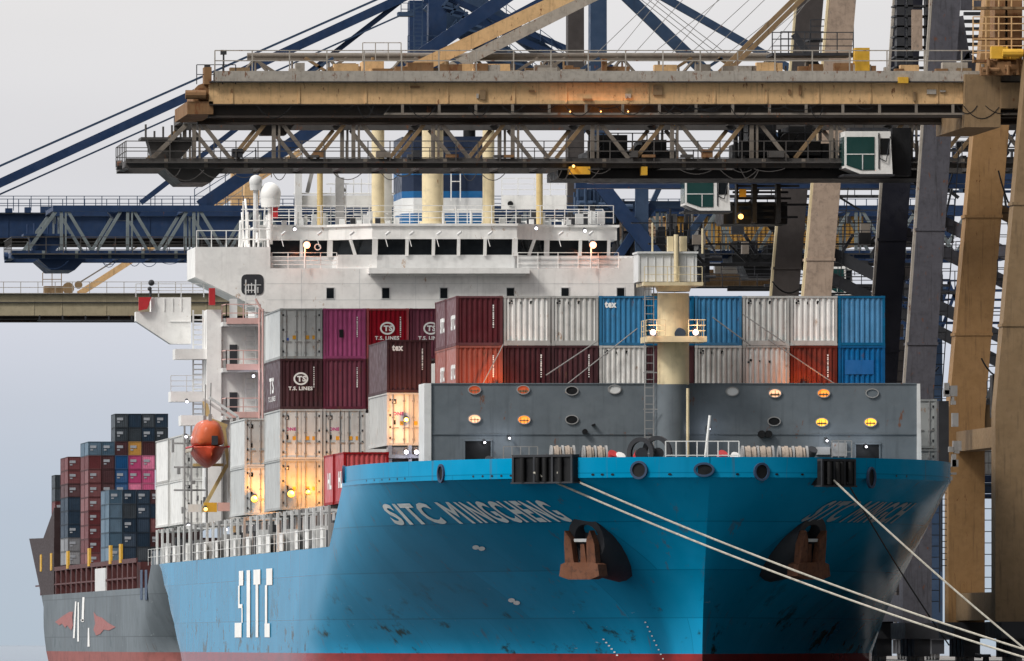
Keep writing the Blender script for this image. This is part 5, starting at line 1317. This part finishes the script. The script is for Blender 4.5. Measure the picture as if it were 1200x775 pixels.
b = MB(); b.box(PX(1145,700), PX(1170,700), 700, 702, PZ(578,700), PZ(566,700)); b.build('battery_box', M['navy2'], c2)

# crane 3: patched beige
c3 = crane_base('patched beige gantry crane with one dark grey leg, standing behind the violet grey crane', 733, 750, .086, 53., 'beigeleg', 'dleg', 'dgrey', w=1.7, edge='cream')
b = MB(); b.box(PX(690,738), 122, 738, 739.2, PZ(215,738), PZ(197,738)); b.box(PX(690,738), 122, 746, 747, PZ(215,738), PZ(197,738)); st = b.build('boom', M['navy'], c3)
b = MB(); b.rail([(PX(690,738),737.8,PZ(197,738)),(122,737.8,PZ(197,738))], 1.1, 1.6, .04, 1); b.build('walkway_railing', M['dgrey'], st)
cab(c3, 803, 856, 205, 247, 736)
b = MB()
for k in range(7): b.box(PX(858+random.randint(0,10),740), PX(915+random.randint(0,40),740), 740, 740.3, PZ(212+k*7.3,740), PZ(209.5+k*7.3,740))
for px in (862, 881, 909): b.box(PX(px,739.5), PX(px+random.randint(2,5),739.5), 739, 740, PZ(262,740), PZ(205,740))
b.box(PX(850,740), PX(925,740), 741, 745, PZ(262,740), PZ(236,740)); b.build('trolley', M['black'], c3)
b = MB(); b.box(PX(866,739), PX(874,739), 738.8, 739, PZ(231,739), PZ(222,739)); b.build('lamp_box', M['yellow'], c3)
lamp(c3, P(868,254,737), 'lampo', .16, 50, (1,.55,.12), (.3,.3,-.2), 'flood_lamp')
b = MB(); b.box(PX(925,738), PX(1003,738), 738, 742, PZ(66,738), PZ(62,738)); b.rail([(PX(915,738),738,PZ(62,738)),(PX(1000,738),738,PZ(62,738))], 1.3, .9, .04, 2); b.rail([(PX(950,738),738,PZ(46,738)),(PX(1000,738),738,PZ(46,738))], 1.2, .8, .04, 2); b.box(PX(950,738), PX(1000,738), 738, 741, PZ(47,738), PZ(45,738)); b.box(PX(976,738),PX(992,738),738,740,PZ(45,738),PZ(12,738)); b.build('head_platform', M['dgrey'], c3)
b = MB(); b.beam(P(1060,220,742), P(930,40,742), .4, .3); b.build('backstay', M['dgrey'], c3)

# crane 4: navy with lattice boom over the stern
c4 = crane_base('navy gantry crane with long lattice boom passing behind the white bridge', 856, 872, 0, 56., 'navy2', 'dleg', 'navy', knee=19, w=1.25)
zt4, zb4 = PZ(244,856), PZ(298,856)
truss_boom(c4, 857, 866, zt4, zb4, PX(13,857), PX(62,857), 118, 4.75, 'navy', 'gtruss', .45, .6)
b = MB(); b.rail([(PX(-5,866.5),866.5,zt4+.2),(PX(700,866.5),866.5,zt4+.2)], 1.05, 1.3, .035, 1); b.build('walkway_railing', M['navy2'], c4)
ap4 = P(676, -60, 862)
b = MB(); b.beam(P(235,242,860), ap4, .95, .7); b.build('forestay', M['navy'], c4)
b = MB(); b.rail([P(228,238,858), P(300,192,858)], 1.0, 1.2, .035, 1); b.build('stay_walkway_railing', M['navy2'], c4)
b = MB(); b.beam(ap4, P(800,70,862)+Vector((8,0,-7)), .85, .6); b.beam(ap4, P(1010,128,862), .55, .5); b.build('backstay', M['navy2'], c4)
b = MB()
for k in range(3): b.tube(ap4+Vector((k*.4,0,0)), P(830+k*10,62,862), .04, 4)
b.build('hoist_cable', M['grey'], c4)
b = MB(); x0, x1 = PX(790,868), PX(1010,868); b.box(x0, x1, 868, 878, PZ(287,868), PZ(252,868))
xx = x0
while xx < x1: b.box(xx, xx+.12, 867.9, 867.998, PZ(287,868), PZ(252,868)); xx += .34
b.box(x0-.3, x1+.3, 867.5, 878.4, PZ(252,868), PZ(249,868)); b.build('machinery_house', M['corr_yellow'], c4)
b = MB(); b.box(PX(712,874), PX(792,874), 874, 878, PZ(300,874), PZ(253,874))
for k in range(6): b.box(PX(712,874), PX(792,874), 873.9, 873.99, PZ(298-k*8,874), PZ(296-k*8,874))
b.build('machinery_house', M['beigeleg'], c4)
b = MB(); b.box(PX(812,880), PX(912,880), 880, 884, PZ(335,880), PZ(316,880)); xx = PX(812,880)
while xx < PX(912,880): b.box(xx, xx+.12, 879.9, 879.99, PZ(335,880), PZ(316,880)); xx += .5
b.build('service_house', M['tan_dark'], c4)
b = MB(); b.box(PX(838,878), PX(880,878), 878, 879, PZ(320,878), PZ(309,878)); b.build('service_house', M['offwhite'], c4)

trolley(c4, 858, 926, 282, 326, 854)
b = MB(); b.box(PX(850,855), PX(1060,855), 853.5, 853.9, PZ(342,855), PZ(336,855)); b.build('cable_carrier', M['black'], c4)
cab(c4, 970, 1000, 310, 346, 852, 2.4)
for k, (a_, c_, w_) in enumerate((((700,212),(792,330),1.0), ((752,215),(752,320),.9), ((705,330),(765,240),.6), ((790,300),(850,215),.5), ((690,210),(830,210),.7), ((700,240),(800,240),.5), ((716,240),(716,330),.4), ((775,215),(735,300),.35))):
    b = MB(); b.beam(P(*a_,848+k*1.1), P(*c_,848+k*1.1), w_, .6); b.build('frame_brace', M['navy2' if k % 2 else 'navy'], c4)
clutter(c4, 'frame_equipment', 'navy2', 50, (PX(672,852), PX(720,852)), (850, 853), PZ(262,852), (.8, 4.0), 21)
clutter(c4, 'frame_equipment', 'dgrey', 70, (PX(700,852), PX(830,852)), (850, 853), PZ(330,852), (.6, 5.5), 22)
clutter(c4, 'frame_equipment', 'grey', 30, (PX(700,852), PX(830,852)), (853, 855), PZ(300,852), (.6, 4.5), 23)

# crane 5: big navy box girder
c5 = crane_base('big navy gantry crane with solid box girder and tall pylon above the ship', 985, 1003, 0, 60., 'navy', 'navy', 'navy', knee=20, w=1.6)
zg5, zh5 = PZ(279,980), PZ(251,980)
bm5 = box_boom(c5, 980, 990, zg5, zh5, PX(-60,980), 130, 'navy', 'navy2', .3, .12, .9)
b = MB(); xx = PX(0,980)
for k in range(7): b.box(PX(3+k*22+random.uniform(0,8),979.7), PX(14+k*22+random.uniform(0,6),979.7), 979.6, 980.5, zh5+.1, PZ(247-random.uniform(0,6),980))
b.build('walkway_equipment', M['navy'], bm5)
ap5 = P(497, -14, 985)
b = MB(); b.beam(P(-20,224,984), ap5, .72, .6); b.build('forestay', M['navy'], c5)
b = MB(); b.beam(P(-20,224,984)+Vector((0,0,-.9)), ap5+Vector((0,0,-1.4)), .14, .2); b.beam(P(-20,224,984)+Vector((-1,0,1.0)), ap5+Vector((-.6,0,.5)), .18, .2); b.build('stay_cable', M['navy2'], c5)
b = MB(); b.beam(P(165,238,986), ap5+Vector((0,0,.4)), .42, .4); b.build('forestay', M['navy'], c5)
for x0_, y0_, x1_, y1_, w_ in ((505,0,690,150,2.0), (540,-12,700,110,1.3)):
    b = MB(); b.beam(P(x0_,y0_,988), P(x1_,y1_,988), w_, 1.0); b.build('backstay', M['navy2'], c5)
    b = MB(); b.rail([P(x0_,y0_-10,986), P(x1_,y1_-10,986)], 1.0, 1.2, .04, 1); b.build('stay_walkway_railing', M['navy2'], c5)
b = MB(); b.beam(P(560,18,988), P(600,30,988), 1.6, .8); b.beam(P(500,75,986), P(640,0,986), .8, .6); b.beam(ap5, P(1010,205,990), .5, .4); b.beam(ap5+Vector((0,0,-.9)), P(1010,218,990), .5, .4); b.beam(P(570,60,988), P(620,110,988), 1.2, .8); b.build('frame_brace', M['navy'], c5)
b = MB()
for k in range(8): b.beam(P(518+k*10,8+k*9,984), P(528+k*10,-4+k*9,984), .18, .15); b.beam(P(518+k*10,8+k*9,984), P(545+k*10,14+k*9,984), .18, .15)
b.build('stair_lattice', M['navy2'], c5)
b = MB(); b.rail([P(470,18,984), P(486,18,984)], 1.0, .5, .04, 1); b.cbox(P(476,17,984), 1.4, 1.5, .35); b.cut(); b.rail([P(478,62,984), P(518,62,984)], 1.4, .6, .04, 2); b.rail([P(518,62,984), P(535,40,984)], 1.2, .6, .04, 2); b.build('pylon_platform', M['navy2'], c5)
b = MB(); b.ladder(P(490,85,983), P(490,0,983), .7, .05); b.build('pylon_ladder', M['navy2'], c5)

# crane 6: far tan crane
c6 = crane_base('far tan gantry crane whose low girder ends behind the white bridge wing', 1192, 1210, 0, 54., 'tan', 'tan', 'tan_dark', knee=20, w=1.6)
bm6 = box_boom(c6, 1190, 1200, PZ(370,1190), PZ(345,1190), PX(-60,1190), 130, 'fartan', 'tgrey', .3, .12, 1.7)
b = MB(); b.box(PX(-60,1189.9), 130, 1189.8, 1189.95, PZ(355,1190), PZ(354,1190)); b.build('girder_stiffener', M['dgrey'], bm6)
b = MB(); b.box(PX(44,1190), PX(400,1190), 1189, 1190, PZ(377,1190), PZ(375.5,1190))
for px in range(45, 400, 27): b.box(PX(px,1190), PX(px+1.5,1190), 1189, 1189.3, PZ(376,1190), PZ(370,1190))
b.build('under_walkway', M['dgrey'], bm6)
b = MB(); b.box(PX(52,1191), PX(74,1191), 1191, 1193, PZ(347,1190), PZ(335,1190)); b.rail([(PX(50,1190.5),1190.5,PZ(335,1190)),(PX(72,1190.5),1190.5,PZ(335,1190))], 1.3, .8, .05, 1); b.tube(P(80,338,1190.5), P(80,338,1192), .6, 12); b.tube(P(92,334,1190.5), P(92,334,1192), .4, 12); b.build('winch', M['tan_dark'], bm6)
b = MB(); b.beam(P(92,345,1195), P(352,178,1195), .62, .5); b.build('forestay', M['tan'], c6)
b = MB(); b.beam(P(92,332,1195), P(350,172,1195), .14, .2); b.beam(P(300,235,1196), P(300,345,1196), .3); b.build('stay_cable', M['lattice'], c6)
b = MB(); b.rail([P(250,252,1194), P(352,186,1194)], 1.2, 1.6, .06, 1); b.build('stay_walkway_railing', M['tgrey'], c6)

# loose cables, splice plates and small gear along the booms
for root, Yq, py0, xa, xb, n_, mt in ((c1, 643.2, 124, 250, 1160, 26, 'black'), (c2, 683.2, 198, 170, 900, 22, 'chord'), (c4, 856.0, 304, 30, 285, 8, 'navy')):
    for k in range(n_):
        px = random.uniform(xa, xb); ln = random.uniform(14, 46); sg = random.uniform(.15, .7); A_, C_ = P(px,py0,Yq), P(px+ln,py0+random.uniform(-1,2),Yq); pts = []
        for i in range(9): t_ = i/8; p = A_.lerp(C_, t_); p.z -= sg*4*t_*(1-t_); pts.append(p)
        b = MB(); b.path(pts, .03, 4); b.build('power_cable', M[mt], root)
for k in range(12):
    px = random.uniform(260, 1120); b = MB(); b.cbox((PX(px,643.9),643.93,random.uniform(zg0+.15, zg1-.15)), random.choice((.12,.3,.5)), .1, random.choice((.1,.25,.5))); b.build('splice_plate', M[random.choice(('tan_dark','ruststeel','tgrey'))], bm)
for k in range(46):
    px = random.uniform(250, 1130); h_ = random.uniform(.2,.9); b = MB(); x = PX(px,644.3); b.box(x, x+random.uniform(.15,1.4), 644.2+k*.006, 644.9+k*.006, zg1+band_c1-.01, zg1+band_c1+h_*.55); b.build('girder_equipment', M[random.choice(('tan_dark','ruststeel','lattice','tgrey','tan'))], bm)
for k in range(34):
    px = random.uniform(220, 1000); b = MB(); x = PX(px,683.5); zz = random.choice((zt2+.42, zb2+.32)); b.box(x, x+random.uniform(.15,.9), 683.4+k*.006, 684.2+k*.006, zz, zz+random.uniform(.12,.5)); b.build('boom_fitting', M[random.choice(('chord','dgrey','lattice','ruststeel'))], bm2)
b = MB(); b.rail([(PX(228,684),683.6,zt2+.38), (PX(1090,684),683.6,zt2+.38)], .55, 1.5, .03, 0); b.build('chord_railing', M['chord'], bm2)
for px in (330, 356, 372, 392, 520, 562, 596, 628, 668, 690, 776, 812, 876):
    b = MB(); x = PX(px,650); b.beam((x,650,zg1+.6), (x+random.choice((-1.6,1.6)),650,PZ(68,650)), .16, .16); b.build('frame_strut', M[random.choice(('tan_dark','lattice','navy2'))], bm)
for k in range(10):
    b = MB(); px = 700+k*22; b.tube(P(px,62,655), P(px+random.uniform(40,90),-6,655), .022, 4); b.build('hoist_cable', M['grey'], c1)
# power cables looping between the cranes
for root, a_, c_, sg in ((c2, (1052,170,690), (1110,215,690), 1.6), (c2, (1070,205,695), (1120,190,695), 2.2), (c3, (1030,300,745), (1095,330,745), 1.5), (c2, (1060,395,700), (1100,430,700), 1.2), (c1, (1150,420,655), (1200,395,655), 1.5), (c1, (1170,200,655), (1200,255,655), .8), (c3, (905,330,742), (960,300,742), 1.4)):
    b = MB(); A_, C_ = P(*a_), P(*c_); pts = []
    for i in range(15):
        t_ = i/14; p = A_.lerp(C_, t_); p.z -= sg*4*t_*(1-t_); pts.append(p)
    b.path(pts, .05, 5); b.build('power_cable', M['black'], root)
for root, Yq, rows, x0_, x1_, mt in ((c4, 851, (160,172,186,214,226,330,342,352,362,380,398), 1030, 1210, 'navy'), (c3, 752, (336,345,356), 890, 1130, 'dgrey')):
    for py in rows:
        b = MB(); b.box(PX(x0_+random.randint(0,30),Yq), PX(x1_-random.randint(0,40),Yq), Yq, Yq+.4, PZ(py,Yq), PZ(py-random.choice((1,2,3)),Yq)); b.build('service_walkway', M[mt], root)
for k in range(34):
    px = random.uniform(1035, 1200); py = random.choice((186,214,226,342,362,398)); Yq = 850.5
    b = MB(); b.box(PX(px,Yq), PX(px+random.uniform(1,9),Yq), Yq-.5, Yq, PZ(py,Yq), PZ(py-random.uniform(5,16),Yq)); b.build('service_cabinet', M[random.choice(('navy','dgrey','navy2','grey'))], c4)
for k in range(9):
    px = random.uniform(1040, 1180); b = MB(); b.beam(P(px,330,853), P(px+random.choice((-26,28)),400,853), .22, .2); b.build('frame_brace', M['navy'], c4)

rl_ = random.Random(4)
for Yq, x0_, x1_, rows, mt in ((758, 735, 1110, (206, 222, 262, 287, 312, 338), 'black'), (764, 815, 1120, (214, 232, 247, 275, 298, 325), 'dgrey'), (756, 1090, 1215, (150, 178, 196, 300, 322, 370, 392), 'dgrey')):
    for i, py in enumerate(rows):
        b = MB(); b.box(PX(x0_+rl_.randint(0,40),Yq), PX(x1_-rl_.randint(0,60),Yq), Yq, Yq+.3, PZ(py,Yq), PZ(py-rl_.choice((1.2,2,3.5)),Yq)); lt_ = b.build('lattice_beam', M[mt], c3)
        if i % 2: b = MB(); b.rail([(PX(x0_+30,Yq),Yq-.1,PZ(py-2,Yq)), (PX(x1_-60,Yq),Yq-.1,PZ(py-2,Yq))], .8, 1.1, .03, 1); b.build('walkway_railing', M['dgrey'], lt_)
    for k in range(13):
        px = rl_.uniform(x0_, x1_-20); i = rl_.randint(0, len(rows)-2); b = MB(); b.beam(P(px,rows[i],Yq+.6), P(px+rl_.choice((-24,-14,0,14,24)),rows[i+1],Yq+.6), rl_.choice((.12,.2,.3)), .2); b.build('lattice_brace', M[mt], c3)
    for k in range(9):
        px = rl_.uniform(x0_+10, x1_-30); py = rl_.choice(rows); b = MB(); b.box(PX(px,Yq), PX(px+rl_.uniform(4,16),Yq), Yq-.7-k*.02, Yq-.2, PZ(py,Yq), PZ(py-rl_.uniform(5,15),Yq)); b.build('lattice_cabinet', M[rl_.choice(('black','dgrey','navy','lattice'))], c3)
# ------------------------------------------------------------------ mooring lines
def rope(pts, r, mt, label):
    b = MB(); out = []
    for a_, c_, sag in pts:
        for i in range(25):
            t_ = i/24; p = a_.lerp(c_, t_); p.z -= sag*4*t_*(1-t_); out.append(p)
    b.path(out, r, 6); tag(b.build('mooring_line', M[mt], None, True), label, 'rope', 'mooring lines of the blue ship')
def lead(px, py): p, n_, t_ = bul_at(px); return Vector((p.x, p.y, PZ(py, p.y)))+n_*.3
rope([(lead(630,554), Vector((PX(1262,598), 598, PZ(789,598))), .55)], .055, 'rope', 'pale mooring line crossing the bow below the lettering, lower of the pair')
rope([(lead(657,554), Vector((PX(1262,600), 600, PZ(780,600))), .5)], .055, 'rope', 'pale mooring line crossing the bow, upper of the pair')
rope([(lead(972,563), Vector((PX(1260,604), 604, PZ(808,604))), .25)], .055, 'rope', 'single pale mooring line running from the quayside fairlead down to the quay')
rope([(lead(988,566), P(1112,756,628), .2)], .04, 'ropedark', 'thin dark mooring line hanging down the shaded side of the bow')
